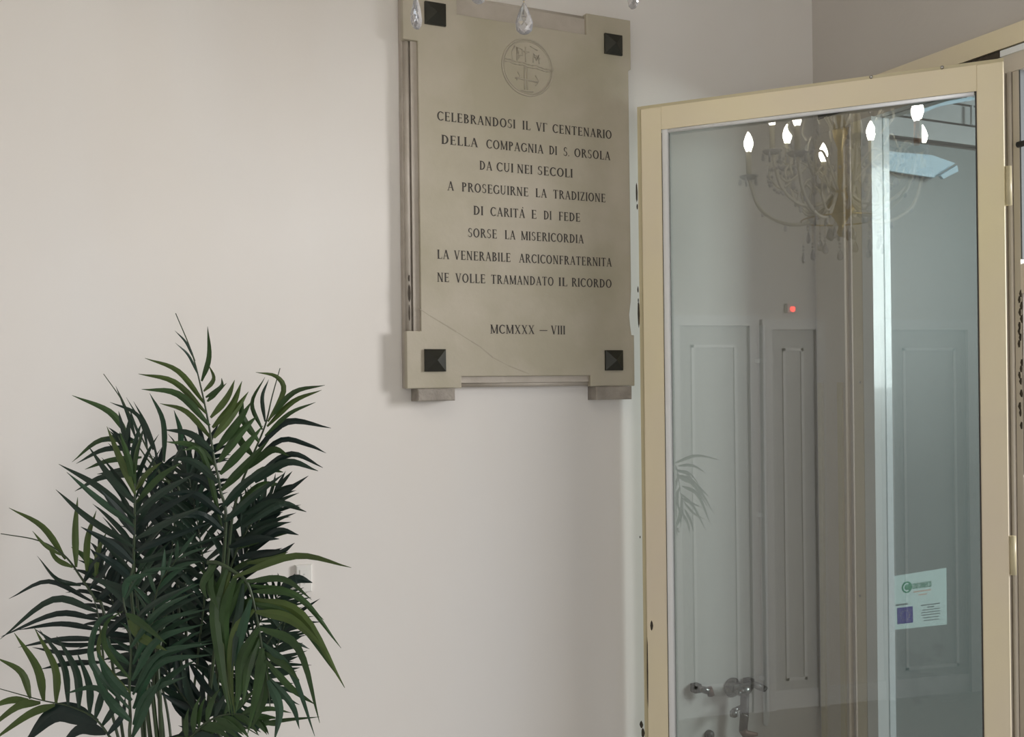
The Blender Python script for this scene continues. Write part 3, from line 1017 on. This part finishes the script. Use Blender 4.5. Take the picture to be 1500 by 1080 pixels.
# central column
MB().lathe([(.001, .02), (.012, .025), (.02, .04), (.014, .055), (.012, .07), (.03, .10), (.055, .13), (.06, .16), (.03, .19), (.014, .24), (.012, .40), (.028, .44), (.034, .48),
            (.016, .53), (.010, .62), (.022, .70), (.03, .74), (.012, .80), (.006, .86), (.004, .90)], (0, 0, 0), 16).build('column', M_brass, chd, True)
MB().tube([(0, 0, .88), (0, 0, CEIL - EYE - CB - .02)], .004, 8).build('chain', M_brass, chd)
MB().lathe([(.004, -.06), (.05, -.04), (.065, -.005), (.065, 0)], (0, 0, CEIL - EYE - CB), 20).build('ceiling_rose', M_brass, chd, True)
NA = 10
RA = .39
rz0 = math.radians(-80)
bulb_prof = [(.010, 0), (.0135, .010), (.0200, .030), (.0205, .042), (.016, .060), (.009, .076), (.002, .088)]
for i in range(NA):
    a = rz0 + 2 * math.pi * (i + .5) / NA
    ca, sa = math.cos(a), math.sin(a)
    hi = .04 if i % 2 else -.02                      # two tiers of arms
    rr = RA * (.80 if i % 2 else 1.0)
    P = lambda r, z: (r * ca, r * sa, z)
    arm = MB()
    arm.tube(catmull([Vector(q_) for q_ in (P(.04, .20), P(rr * .3, .12 + hi), P(rr * .6, .115 + hi), P(rr * .88, .19 + hi), P(rr, .33 + hi))], 4), .0075, 8)
    am = arm.build('arm', M_arm, chd, True)
    MB().lathe([(.004, 0), (.030, .006), (.042, .018), (.040, .020), (.010, .012), (.006, .02)], P(rr, .32 + hi), 14).build('drip_pan', M_cry2, am, True)
    copper = (i == 2)
    MB().lathe([(.0115, 0), (.0115, .105), (.009, .107)], P(rr, .34 + hi), 12).build('candle_sleeve', M_copper if copper else M_sleeve, am, True)
    MB().lathe(bulb_prof, P(rr, .445 + hi), 14).build('bulb', M_bulb, am, True)
    for j in range(5):                                # small drops round each pan
        b_ = 2 * math.pi * j / 5
        put(ME_small, 'crystal_drop', am, (rr * ca + .038 * math.cos(b_), rr * sa + .038 * math.sin(b_), .332 + hi), b_)
    # upper scroll with pendants
    sc = MB().tube(catmull([Vector(q_) for q_ in (P(.02, .46), P(.09, .58), P(.17, .60), P(.215, .52), P(.19, .47))], 4), .0055, 6).build('scroll', M_arm, chd, True)
    s2 = MB().tube(catmull([Vector(q_) for q_ in (P(.03, .22), P(.10, .30), P(.17, .36), P(.23, .33), P(.22, .27))], 4), .0055, 6).build('scroll', M_arm, chd, True)
    put(ME_mid, 'crystal_drop', s2, P(.22, .26), a)
    for (rq, zq, zt2) in ((.27, .30, .40), (.15, .17, .26)):
        vs2 = MB().tube(catmull([Vector(q_) for q_ in (P(rq - .10, zq), P(rq - .02, zq - .05), P(rq + .03, zq + .02), P(rq, zt2), P(rq - .04, zt2 - .04))], 4), .005, 6)
        vs2.build('scroll', M_arm, chd, True)
    for q_ in (.35, .6, .85):
        put(ME_small, 'crystal_drop', am, P(rr * q_, .115 + hi + (.07 if q_ > .8 else 0)), a)
    put(ME_mid, 'crystal_drop', sc, P(.195, .46), a)
    put(ME_small, 'crystal_drop', sc, P(.14, .585), a)

# ring carrying the lowest drops
MB().tube([(.165 * math.cos(2 * math.pi * k_ / 40), .165 * math.sin(2 * math.pi * k_ / 40), .095) for k_ in range(41)], .003, 6).build('lower_ring', M_brass, chd, True)
drops = []
for (px, pb, dpt) in ((610, 43, 1.49), (768, 51, 1.60), (928, 13, 1.48), (700, 6, 1.58)):
    w_ = at(px, pb, dpt)
    drops.append((w_.x - CX, w_.y - CY, w_.z + .051 - EYE - CB))
for k_ in range(16):
    a = rz0 + 2 * math.pi * k_ / 16
    x, y = .165 * math.cos(a), .165 * math.sin(a)
    if y > -.02:
        continue
    drops.append((x, y, -.01 + .03 * (k_ % 2)))
for (x, y, z) in drops:
    d = put(ME_drop, 'crystal_drop', chd, (x, y, z), math.atan2(y, x) + math.pi / 2)
    MB().tube([(0, 0, -.001), (0, 0, .095 - z)], .0007, 5).build('wire', M_brass, d)
    put(ME_bead, 'crystal_bead', d, (0, 0, .008))
    put(ME_bead, 'crystal_bead', d, (0, 0, .024))
# festoons of beads between the arms
for i in range(NA):
    a0_, a1_ = rz0 + 2 * math.pi * (i + .5) / NA, rz0 + 2 * math.pi * (i + 1.5) / NA
    p0 = Vector((.31 * math.cos(a0_), .31 * math.sin(a0_), .34))
    p1 = Vector((.31 * math.cos(a1_), .31 * math.sin(a1_), .34))
    q0_ = Vector((.2 * math.cos(a0_), .2 * math.sin(a0_), .47))
    for (A_, B_, sag, n) in ((p0, p1, .09, 9), (q0_, p0, .05, 9)):
        for k_ in range(1, n):
            t = k_ / n
            v = A_.lerp(B_, t)
            v.z -= sag * 4 * t * (1 - t)
            put(ME_bead, 'crystal_bead', chd, v, 0).scale = (1.1, 1.1, 1.4)
# inner skirt of drops
for k_ in range(14):
    a = 2 * math.pi * k_ / 14
    put(ME_small, 'small_crystal_drop', chd, (.13 * math.cos(a), .13 * math.sin(a), .12), a)
for k_ in range(8):
    a = 2 * math.pi * k_ / 8
    put(ME_drop, 'crystal_drop', chd, (.05 * math.cos(a), .05 * math.sin(a), .06), a)

# ------------------------------------------------------------------ the palm
POT = Vector((-.70, 2.12, 0))
palm = thing('potted_palm', 'bushy dark green artificial palm with arching feathery fronds by the cream wall', 'plant', Matrix.Translation(POT))
MB().lathe([(.12, 0), (.13, .02), (.165, .34), (.172, .36), (.158, .36), (.15, .32), (.02, .315)], (0, 0, 0), 28).build('pot', M_pot, palm, True)
MB().lathe([(.15, .30), (.15, .322), (.05, .335), (.01, .337)], (0, 0, 0), 24).build('soil', M_soil, palm, True)
rp = random.Random(21)


def leaf_geo(mb, base, d0, face, L, w, bend, n=7, curl=0.0):
    d = d0.normalized()
    p = base.copy()
    o = len(mb.v)
    for k_ in range(n + 1):
        t = k_ / n
        lat = d.cross(face)
        if lat.length < 1e-4:
            lat = Vector((1, 0, 0))
        lat.normalize()
        nn = lat.cross(d).normalized()
        prof = (.30 + .70 * min(1, t / .28)) if t < .28 else max(0.03, (1 - ((t - .28) / .72) ** 1.9))
        hw = w * .5 * prof
        mb.v += [p - lat * hw + nn * hw * .32, p.copy(), p + lat * hw + nn * hw * .32]
        p = p + d * (L / n)
        d = (d + bend * (1.0 / n) * (.55 + .9 * t)).normalized()
    for k_ in range(n):
        a = o + 3 * k_
        mb.f += [(a, a + 1, a + 4, a + 3), (a + 1, a + 2, a + 5, a + 4)]


COUNT = [0]


def frond(pts, mi, n, Ll, Lr, t0=.22, w=.0105, bl=(-.3, 0, -.5), brt=(.3, 0, -.5), face=(0, -1, .15), spread=(62, 24), single=True, jit=.16, stem_on=True, mats=None):
    """pts: (px, py, depth) from base to tip"""
    w *= (1.12 if single else 1.4)
    n = int(round(n * (1.2 if single else 1.5)))
    P = [at(*q) - POT for q in pts]
    if stem_on:
        b0 = Vector((rp.uniform(-.05, .05), rp.uniform(-.05, .05), .32))
        mid = P[0].lerp(b0, .5) + Vector((0, 0, .03))
        path = catmull([b0, mid] + P, 8)
        i0 = 16
    else:
        path = catmull(P, 8)
        i0 = 0
    m = len(path)
    rad = [.0042 * (1 - .78 * i / m) for i in range(m)]
    fr = MB().tube(path, rad, 6).build('frond', M_stem, palm, True)
    seg_ = path[i0:]
    M_ = len(seg_) - 1
    fc = Vector(face).normalized()
    joined = None if single else MB()
    for side in (-1, 1):
        Lm = Ll if side < 0 else Lr
        if Lm <= 0:
            continue
        bb = Vector(bl if side < 0 else brt)
        for j in range(n):
            t = t0 + (1 - t0) * (j + .5 + rp.uniform(-.15, .15)) / n
            x = t * M_
            i = min(int(x), M_ - 1)
            q = seg_[i].lerp(seg_[i + 1], x - i)
            tg = (seg_[i + 1] - seg_[i]).normalized()
            sd = tg.cross(fc).normalized() * side
            th = math.radians(spread[0] + (spread[1] - spread[0]) * t + rp.uniform(-8, 8))
            u = (t - t0) / (1 - t0)
            L = Lm * (.72 + .42 * math.sin(math.pi * min(1, u * .9 + .12)) - .25 * u) * rp.uniform(.85, 1.12)
            d0 = tg * math.cos(th) + sd * math.sin(th) + Vector((rp.uniform(-1, 1), rp.uniform(-1, 1), rp.uniform(-1, 1))) * jit - fc * .0
            ff = (fc + Vector((rp.uniform(-.5, .5), 0, rp.uniform(-.5, .5)))).normalized()
            mb = MB() if single else joined
            leaf_geo(mb, q, d0, ff, L, w * (1.08 - .45 * u) * rp.uniform(.85, 1.15), bb * rp.uniform(.8, 1.8))
            if single:
                mm = LEAF[mi] if rp.random() > .22 or mats is None else LEAF[rp.choice(mats)]
                mb.build('leaflet', mm, fr, True)
                COUNT[0] += 1
    # end leaflet
    mb = MB() if single else joined
    leaf_geo(mb, seg_[-1], (seg_[-1] - seg_[-2]), fc, max(Ll, Lr) * .45, w * .7, Vector((0, 0, -.1)))
    if single:
        mb.build('leaflet', LEAF[mi], fr, True)
        COUNT[0] += 1
    else:
        o = joined.build('leaflets', LEAF[mi], fr, True)
        o['kind'] = 'stuff'
    return fr


FR = []
exec_list = [
    # back fill, dark (joined)
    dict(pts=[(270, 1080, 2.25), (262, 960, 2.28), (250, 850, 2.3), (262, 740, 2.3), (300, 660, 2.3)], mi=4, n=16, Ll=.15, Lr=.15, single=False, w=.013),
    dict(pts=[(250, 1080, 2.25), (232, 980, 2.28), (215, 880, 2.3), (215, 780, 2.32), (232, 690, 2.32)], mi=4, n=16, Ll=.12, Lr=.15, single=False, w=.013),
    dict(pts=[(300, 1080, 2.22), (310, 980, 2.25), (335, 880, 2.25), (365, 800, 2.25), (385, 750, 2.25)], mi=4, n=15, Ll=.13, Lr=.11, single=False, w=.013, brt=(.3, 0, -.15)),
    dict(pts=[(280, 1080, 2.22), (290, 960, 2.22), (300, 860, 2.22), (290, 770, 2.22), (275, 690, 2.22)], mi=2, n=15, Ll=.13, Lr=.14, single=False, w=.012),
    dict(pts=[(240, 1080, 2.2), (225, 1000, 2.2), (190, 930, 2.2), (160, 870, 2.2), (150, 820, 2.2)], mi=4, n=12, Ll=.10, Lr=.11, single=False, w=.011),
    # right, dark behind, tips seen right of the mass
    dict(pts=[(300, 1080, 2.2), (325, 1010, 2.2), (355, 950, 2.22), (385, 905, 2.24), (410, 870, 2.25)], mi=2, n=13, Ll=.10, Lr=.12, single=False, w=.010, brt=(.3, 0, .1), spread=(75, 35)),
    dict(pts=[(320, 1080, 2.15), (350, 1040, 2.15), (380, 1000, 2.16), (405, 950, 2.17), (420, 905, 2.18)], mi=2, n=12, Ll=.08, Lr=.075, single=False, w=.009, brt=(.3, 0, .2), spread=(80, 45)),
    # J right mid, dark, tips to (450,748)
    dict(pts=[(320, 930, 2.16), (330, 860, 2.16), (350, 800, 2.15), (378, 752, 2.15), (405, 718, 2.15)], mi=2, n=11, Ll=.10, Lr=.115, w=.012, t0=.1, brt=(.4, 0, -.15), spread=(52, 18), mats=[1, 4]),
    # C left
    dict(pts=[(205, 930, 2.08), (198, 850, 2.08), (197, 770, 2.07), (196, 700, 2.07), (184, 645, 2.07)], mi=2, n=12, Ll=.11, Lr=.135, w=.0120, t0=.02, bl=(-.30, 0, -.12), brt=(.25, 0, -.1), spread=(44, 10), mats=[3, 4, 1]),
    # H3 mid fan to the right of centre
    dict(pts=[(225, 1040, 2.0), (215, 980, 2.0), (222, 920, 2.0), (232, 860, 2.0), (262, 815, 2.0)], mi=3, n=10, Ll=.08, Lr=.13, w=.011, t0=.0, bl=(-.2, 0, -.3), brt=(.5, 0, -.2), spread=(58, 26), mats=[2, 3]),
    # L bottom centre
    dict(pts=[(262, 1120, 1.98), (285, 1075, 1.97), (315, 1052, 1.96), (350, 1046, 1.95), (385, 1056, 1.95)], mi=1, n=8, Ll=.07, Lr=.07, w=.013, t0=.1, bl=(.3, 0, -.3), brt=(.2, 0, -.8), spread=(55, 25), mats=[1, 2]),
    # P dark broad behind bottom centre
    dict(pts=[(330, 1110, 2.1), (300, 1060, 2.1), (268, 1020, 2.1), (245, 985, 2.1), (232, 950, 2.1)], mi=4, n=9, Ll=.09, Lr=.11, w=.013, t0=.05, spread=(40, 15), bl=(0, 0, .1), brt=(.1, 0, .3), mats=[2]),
]
for kw in exec_list:
    FR.append(frond(**kw))


def zp(x, y, d):
    return at(x / 1.687, 440 + y / 1.687, d) - POT


def path_leaf(pts, d, w, m, parent, lean=None):
    dl = rp.uniform(-.05, .03) if lean is None else lean
    n = len(pts) - 1
    P = catmull([zp(x, y, d + dl * (i / n) ** 1.5) for i, (x, y) in enumerate(pts)], 8 if n == 1 else (5 if n == 2 else 4))
    N_ = len(P) - 1
    roll = rp.uniform(-.45, .45)
    mb = MB()
    for k_ in range(N_ + 1):
        t = k_ / N_
        tg = (P[min(k_ + 1, N_)] - P[max(k_ - 1, 0)]).normalized()
        lat = tg.cross(Vector((roll, -1, .15))).normalized()
        nn = lat.cross(tg).normalized()
        prof = (.34 + .66 * t / .25) if t < .25 else max(.05, 1 - ((t - .25) / .75) ** 2.1)
        hw = w * .5 * prof
        mb.v += [P[k_] - lat * hw - nn * hw * .3, P[k_].copy(), P[k_] + lat * hw - nn * hw * .3]
    for k_ in range(N_):
        a = 3 * k_
        mb.f += [(a, a + 1, a + 4, a + 3), (a + 1, a + 2, a + 5, a + 4)]
    mb.build('leaflet', LEAF[m], parent)
    COUNT[0] += 1


def hand_frond(d, rachis, leaves, stem_on=True, r=.0042):
    P = [zp(x, y, d) for x, y in rachis]
    if stem_on:
        b0 = Vector((rp.uniform(-.05, .05), rp.uniform(-.05, .05), .32))
        P = [b0, P[0].lerp(b0, .45) + Vector((0, 0, .02))] + P
    path = catmull(P, 6)
    m = len(path)
    fr = MB().tube(path, [r * (1 - .8 * i / m) for i in range(m)], 6).build('frond', M_stem, palm, True)
    for lf in leaves:
        pts, m_, w = lf
        path_leaf(pts, d + rp.uniform(-.015, .015), w / 940., m_, fr)
    return fr


# olive 0, green 1, dark 2, blue green 3, deep 4; widths in thousandths of a palm-depth
hand_frond(2.08, [(556, 600), (545, 470), (530, 395), (518, 320), (500, 230), (474, 130), (434, 32)], [
    ([(505, 255), (440, 175), (358, 143)], 0, 11), ([(510, 280), (430, 202), (342, 182)], 0, 12), ([(518, 310), (440, 232), (350, 220)], 1, 14),
    ([(525, 345), (460, 275), (395, 255)], 0, 11), ([(482, 150), (460, 105), (432, 75)], 2, 5), ([(490, 185), (465, 135), (433, 105)], 2, 5),
    ([(498, 200), (516, 140), (513, 65)], 1, 11), ([(503, 225), (527, 195), (516, 160)], 0, 10), ([(508, 240), (545, 215), (548, 192)], 1, 10),
    ([(512, 250), (535, 225), (560, 205)], 1, 12), ([(520, 290), (560, 240), (580, 197)], 0, 15), ([(525, 315), (572, 262), (598, 200)], 0, 15),
    ([(528, 340), (575, 280), (614, 226)], 0, 16), ([(534, 370), (585, 305), (622, 250)], 1, 16), ([(540, 400), (592, 330), (636, 285)], 1, 17),
    ([(544, 430), (600, 370), (650, 310)], 1, 17), ([(547, 470), (605, 410), (665, 345)], 1, 17), ([(550, 510), (610, 450), (680, 400)], 2, 17),
    ([(553, 550), (620, 490), (700, 430)], 2, 16), ([(528, 375), (470, 330), (405, 320)], 2, 14), ([(534, 410), (480, 360), (410, 350)], 1, 14),
    ([(540, 450), (480, 400), (420, 390)], 2, 15), ([(545, 490), (490, 440), (420, 430)], 4, 16), ([(548, 530), (480, 480), (400, 480)], 4, 16),
    ([(552, 570), (490, 530), (400, 540)], 4, 16), ([(548, 560), (500, 380), (450, 370)], 1, 12)])
hand_frond(2.13, [(565, 620), (585, 490), (620, 395), (655, 310), (672, 240), (692, 168)], [
    ([(648, 320), (622, 255), (655, 190)], 1, 9), ([(655, 300), (648, 240), (664, 196)], 2, 8), ([(662, 300), (700, 225), (682, 188), (632, 178)], 0, 11),
    ([(664, 295), (725, 228), (803, 210)], 1, 11), ([(660, 312), (725, 250), (795, 222)], 0, 11), ([(655, 335), (715, 280), (780, 252)], 1, 9),
    ([(638, 362), (710, 300), (818, 316)], 4, 15), ([(622, 400), (695, 345), (762, 358), (806, 378)], 4, 11), ([(640, 425), (720, 380), (798, 414)], 4, 13),
    ([(630, 450), (710, 400), (786, 422)], 2, 16), ([(640, 500), (700, 475), (762, 434)], 4, 14), ([(600, 530), (680, 500), (757, 523)], 2, 17),
    ([(600, 560), (690, 505), (742, 512)], 2, 14), ([(640, 600), (690, 570), (738, 580)], 4, 15), ([(620, 640), (690, 625), (728, 600)], 4, 12),
    ([(610, 650), (670, 640), (712, 622)], 0, 12), ([(600, 600), (660, 560), (720, 548)], 2, 12), ([(640, 350), (600, 290), (600, 240)], 1, 14),
    ([(625, 385), (590, 340), (590, 290)], 1, 15), ([(605, 420), (670, 370), (715, 385)], 1, 16), ([(590, 470), (650, 420), (700, 425)], 1, 17),
    ([(580, 520), (640, 460), (700, 455)], 1, 17), ([(572, 570), (630, 520), (690, 520)], 2, 17), ([(566, 610), (630, 590), (690, 590)], 4, 17)])
hand_frond(2.27, [(430, 520), (400, 440), (370, 380), (338, 315), (300, 245), (256, 182)], [
    ([(318, 335), (270, 275), (178, 235)], 1, 14), ([(378, 370), (340, 285), (272, 252)], 2, 10), ([(405, 400), (402, 300), (370, 230)], 3, 13),
    ([(445, 385), (446, 325), (430, 272)], 3, 12), ([(335, 340), (315, 280), (286, 212)], 2, 8), ([(390, 390), (362, 310), (330, 250)], 2, 7),
    ([(350, 350), (330, 300), (320, 265)], 2, 6), ([(365, 370), (352, 310), (312, 240)], 2, 6), ([(420, 440), (440, 380), (480, 340)], 2, 14)])
hand_frond(2.29, [(450, 520), (410, 440), (370, 400), (340, 360), (310, 345)], [
    ([(340, 352), (250, 345), (178, 400)], 1, 12), ([(345, 368), (260, 368), (188, 404)], 2, 12), ([(350, 388), (270, 396), (210, 418)], 1, 12),
    ([(360, 410), (300, 420), (240, 430)], 2, 14), ([(370, 430), (260, 435), (185, 472)], 2, 14), ([(330, 345), (290, 335), (250, 350)], 2, 12)])
hand_frond(2.05, [(328, 760), (330, 650), (333, 540), (332, 450), (320, 400), (292, 335)], [
    ([(333, 540), (240, 460), (145, 405)], 2, 14), ([(332, 560), (240, 490), (165, 425)], 3, 13), ([(330, 610), (220, 540), (138, 468)], 2, 13),
    ([(332, 500), (275, 440), (218, 360)], 2, 14), ([(334, 480), (295, 390), (264, 312)], 0, 14), ([(334, 460), (320, 400), (296, 325)], 1, 14),
    ([(333, 430), (335, 380), (350, 330)], 1, 10), ([(332, 580), (290, 520), (250, 470)], 4, 16), ([(330, 650), (270, 600), (200, 560)], 4, 15),
    ([(328, 690), (280, 650), (230, 620)], 4, 15), ([(336, 500), (390, 440), (450, 400)], 1, 14), ([(336, 530), (400, 475), (480, 430)], 2, 15),
    ([(335, 560), (410, 510), (490, 470)], 4, 15), ([(334, 590), (420, 545), (500, 510)], 2, 14), ([(333, 620), (420, 585), (520, 550)], 4, 14),
    ([(332, 650), (430, 622), (560, 578)], 2, 13), ([(330, 690), (420, 650), (500, 640)], 2, 12), ([(334, 470), (360, 430), (400, 400)], 0, 13)])
hand_frond(2.12, [(262, 800), (235, 740), (200, 685), (158, 630), (95, 594), (2, 577)], [
    ([(162, 640), (105, 560), (22, 513)], 0, 12), ([(150, 630), (110, 605), (80, 570)], 0, 8), ([(200, 705), (140, 690), (92, 632)], 2, 10),
    ([(188, 660), (186, 565), (192, 487)], 0, 13), ([(214, 670), (216, 590), (238, 520)], 0, 13), ([(236, 680), (242, 620), (264, 572)], 0, 12),
    ([(228, 745), (120, 695), (22, 738)], 4, 10), ([(250, 700), (215, 640), (176, 610)], 1, 14), ([(180, 660), (140, 640), (115, 600)], 0, 10),
    ([(215, 720), (260, 660), (280, 600)], 4, 15), ([(235, 745), (280, 700), (300, 640)], 4, 15), ([(205, 700), (235, 650), (270, 610)], 4, 13)])
hand_frond(2.10, [(262, 960), (255, 880), (248, 820), (240, 765), (225, 720)], [
    ([(240, 770), (130, 740), (0, 838)], 2, 14), ([(244, 790), (140, 775), (2, 832)], 4, 12), ([(246, 815), (150, 800), (45, 815)], 4, 11),
    ([(248, 838), (150, 838), (45, 858)], 4, 11), ([(250, 862), (160, 872), (80, 858)], 4, 11), ([(252, 895), (170, 898), (100, 912)], 4, 11),
    ([(252, 850), (150, 850), (85, 812)], 4, 9), ([(250, 800), (300, 740), (350, 700)], 4, 15), ([(252, 840), (300, 790), (370, 750)], 4, 15)])
hand_frond(2.0, [(300, 1130), (270, 1078), (232, 1032), (170, 1003), (100, 988), (-20, 955)], [
    ([(75, 985), (52, 920), (-10, 883)], 0, 13), ([(108, 990), (92, 910), (35, 822)], 0, 15), ([(138, 995), (135, 910), (85, 810)], 0, 15),
    ([(168, 1002), (155, 900), (98, 815)], 2, 14), ([(195, 1008), (188, 920), (140, 830)], 2, 15), ([(222, 1022), (220, 950), (190, 870)], 2, 13),
    ([(70, 988), (20, 990), (-30, 1010)], 0, 13), ([(100, 995), (40, 1005), (-40, 1070)], 0, 15), ([(135, 1000), (70, 1025), (-20, 1090)], 0, 15),
    ([(240, 1045), (140, 1020), (60, 1095)], 4, 38), ([(235, 1035), (250, 980), (262, 930)], 2, 13), ([(250, 1055), (285, 1000), (300, 940)], 2, 12),
    ([(265, 1075), (300, 1030), (310, 980)], 4, 12), ([(262, 1070), (200, 1060), (150, 1100)], 4, 22)], r=.0036)
hand_frond(1.95, [(328, 1130), (322, 1030), (320, 950), (324, 870), (318, 800), (305, 740), (312, 700), (335, 676)], [
    ([(320, 1010), (228, 900), (240, 800), (290, 770)], 3, 12), ([(322, 970), (245, 880), (262, 800), (305, 768)], 0, 8), ([(324, 940), (262, 860), (262, 800), (300, 770)], 1, 9),
    ([(312, 1030), (240, 960), (160, 972)], 3, 12), ([(330, 1010), (390, 900), (525, 876)], 3, 15), ([(328, 975), (390, 875), (525, 848)], 3, 13),
    ([(326, 940), (390, 840), (505, 800)], 3, 14), ([(328, 900), (390, 800), (520, 762)], 3, 13), ([(318, 790), (352, 835), (412, 866)], 0, 20),
    ([(312, 775), (350, 800), (412, 850)], 1, 14), ([(305, 735), (320, 690), (385, 674)], 3, 12), ([(305, 745), (360, 672), (470, 662)], 3, 9),
    ([(322, 860), (390, 770), (480, 722)], 3, 12), ([(318, 810), (380, 750), (480, 700)], 2, 12), ([(325, 990), (270, 930), (240, 870)], 3, 16),
    ([(322, 1040), (270, 990), (230, 920)], 3, 16), ([(330, 1050), (370, 970), (460, 930)], 3, 16), ([(320, 900), (280, 870), (260, 830)], 3, 12),
    ([(326, 1080), (360, 1000), (400, 930)], 3, 18)])
hand_frond(1.92, [(512, 648), (540, 650), (580, 672), (612, 700), (632, 770), (648, 860), (662, 950), (668, 1010)], [
    ([(575, 685), (730, 632), (868, 661)], 0, 13), ([(620, 705), (740, 735), (843, 860)], 1, 13), ([(628, 740), (745, 780), (852, 958)], 0, 19), ([(628, 750), (730, 785), (835, 930)], 1, 17),
    ([(632, 770), (720, 790), (810, 870)], 0, 18), ([(640, 810), (735, 860), (790, 1045)], 1, 16), ([(645, 845), (720, 920), (778, 1078)], 3, 13),
    ([(655, 890), (720, 960), (780, 1000)], 1, 12), ([(625, 720), (720, 725), (800, 790)], 1, 13), ([(610, 695), (700, 690), (770, 740)], 1, 12),
    ([(560, 660), (530, 760), (545, 900), (568, 1025)], 1, 20), ([(568, 672), (542, 770), (548, 890), (570, 1000)], 0, 16), ([(585, 675), (555, 770), (560, 900), (574, 1030)], 1, 18),
    ([(628, 765), (580, 820), (568, 920), (580, 1022)], 0, 17), ([(640, 810), (600, 880), (592, 950), (582, 1022)], 1, 19), ([(642, 830), (615, 900), (600, 1000)], 1, 18), ([(600, 700), (585, 800), (572, 920)], 2, 16), ([(620, 740), (590, 850), (585, 960)], 3, 16),
    ([(648, 860), (640, 940), (612, 1072)], 1, 19), ([(655, 900), (650, 980), (622, 1060)], 1, 20), ([(662, 940), (690, 1010), (678, 1090)], 3, 16),
    ([(614, 700), (580, 740), (560, 800)], 1, 15), ([(622, 735), (590, 770), (565, 840)], 1, 16), ([(520, 650), (516, 710), (540, 765)], 1, 18),
    ([(535, 650), (500, 700), (512, 740)], 1, 14), ([(650, 870), (700, 900), (740, 940)], 1, 14), ([(660, 930), (720, 1000), (740, 1060)], 3, 13),
    ([(600, 690), (550, 790), (548, 880)], 1, 18)], stem_on=False)
hand_frond(2.16, [(520, 1110), (560, 1010), (610, 930), (660, 850), (700, 790)], [
    ([(700, 795), (740, 770), (790, 738)], 4, 9), ([(690, 830), (740, 800), (792, 795)], 4, 9), ([(670, 870), (730, 850), (765, 862)], 2, 9),
    ([(650, 900), (700, 900), (770, 902)], 2, 9), ([(640, 960), (700, 960), (760, 985)], 2, 9), ([(600, 1060), (690, 1040), (790, 1030)], 1, 9),
    ([(620, 990), (690, 980), (740, 1000)], 2, 10), ([(590, 1030), (660, 1010), (720, 1020)], 1, 11), ([(690, 720), (730, 690), (772, 698)], 4, 22)])
hand_frond(2.12, [(640, 1130), (560, 1080), (500, 1040), (450, 990), (415, 930)], [
    ([(418, 938), (440, 1010), (500, 1065)], 4, 14), ([(430, 935), (470, 1000), (530, 1050)], 4, 15), ([(450, 920), (490, 980), (545, 1030)], 4, 15),
    ([(470, 900), (510, 960), (560, 1010)], 4, 15), ([(520, 900), (530, 960), (560, 1000)], 2, 16)])
hand_frond(1.99, [(420, 1120), (470, 1080), (530, 1050), (590, 1050), (640, 1075)], [
    ([(640, 1060), (540, 1010), (440, 1075)], 2, 26), ([(600, 1055), (560, 1040), (500, 1090)], 1, 16), ([(560, 1055), (580, 1080), (620, 1100)], 2, 20),
    ([(500, 1060), (520, 1090), (560, 1110)], 1, 16)])
# plain stems standing in the middle
for x in (206, 216, 226, 232):
    b0 = Vector((rp.uniform(-.03, .03), rp.uniform(-.03, .03), .32))
    MB().tube(catmull([b0, at(x + 4, 1079, 2.05) - POT, at(x, 1000, 2.05) - POT, at(x + rp.uniform(-5, 22), 900, 2.1) - POT], 6), .0045, 6).build('stem', M_stem, palm, True)
S['n_leaf'] = COUNT[0]

# everything above was laid out seen from the camera: turn it so that the room stands square to the world axes
bpy.context.view_layer.update()
for o in [o for o in S.objects if o.parent is None]:
    o.matrix_world = RI @ o.matrix_world
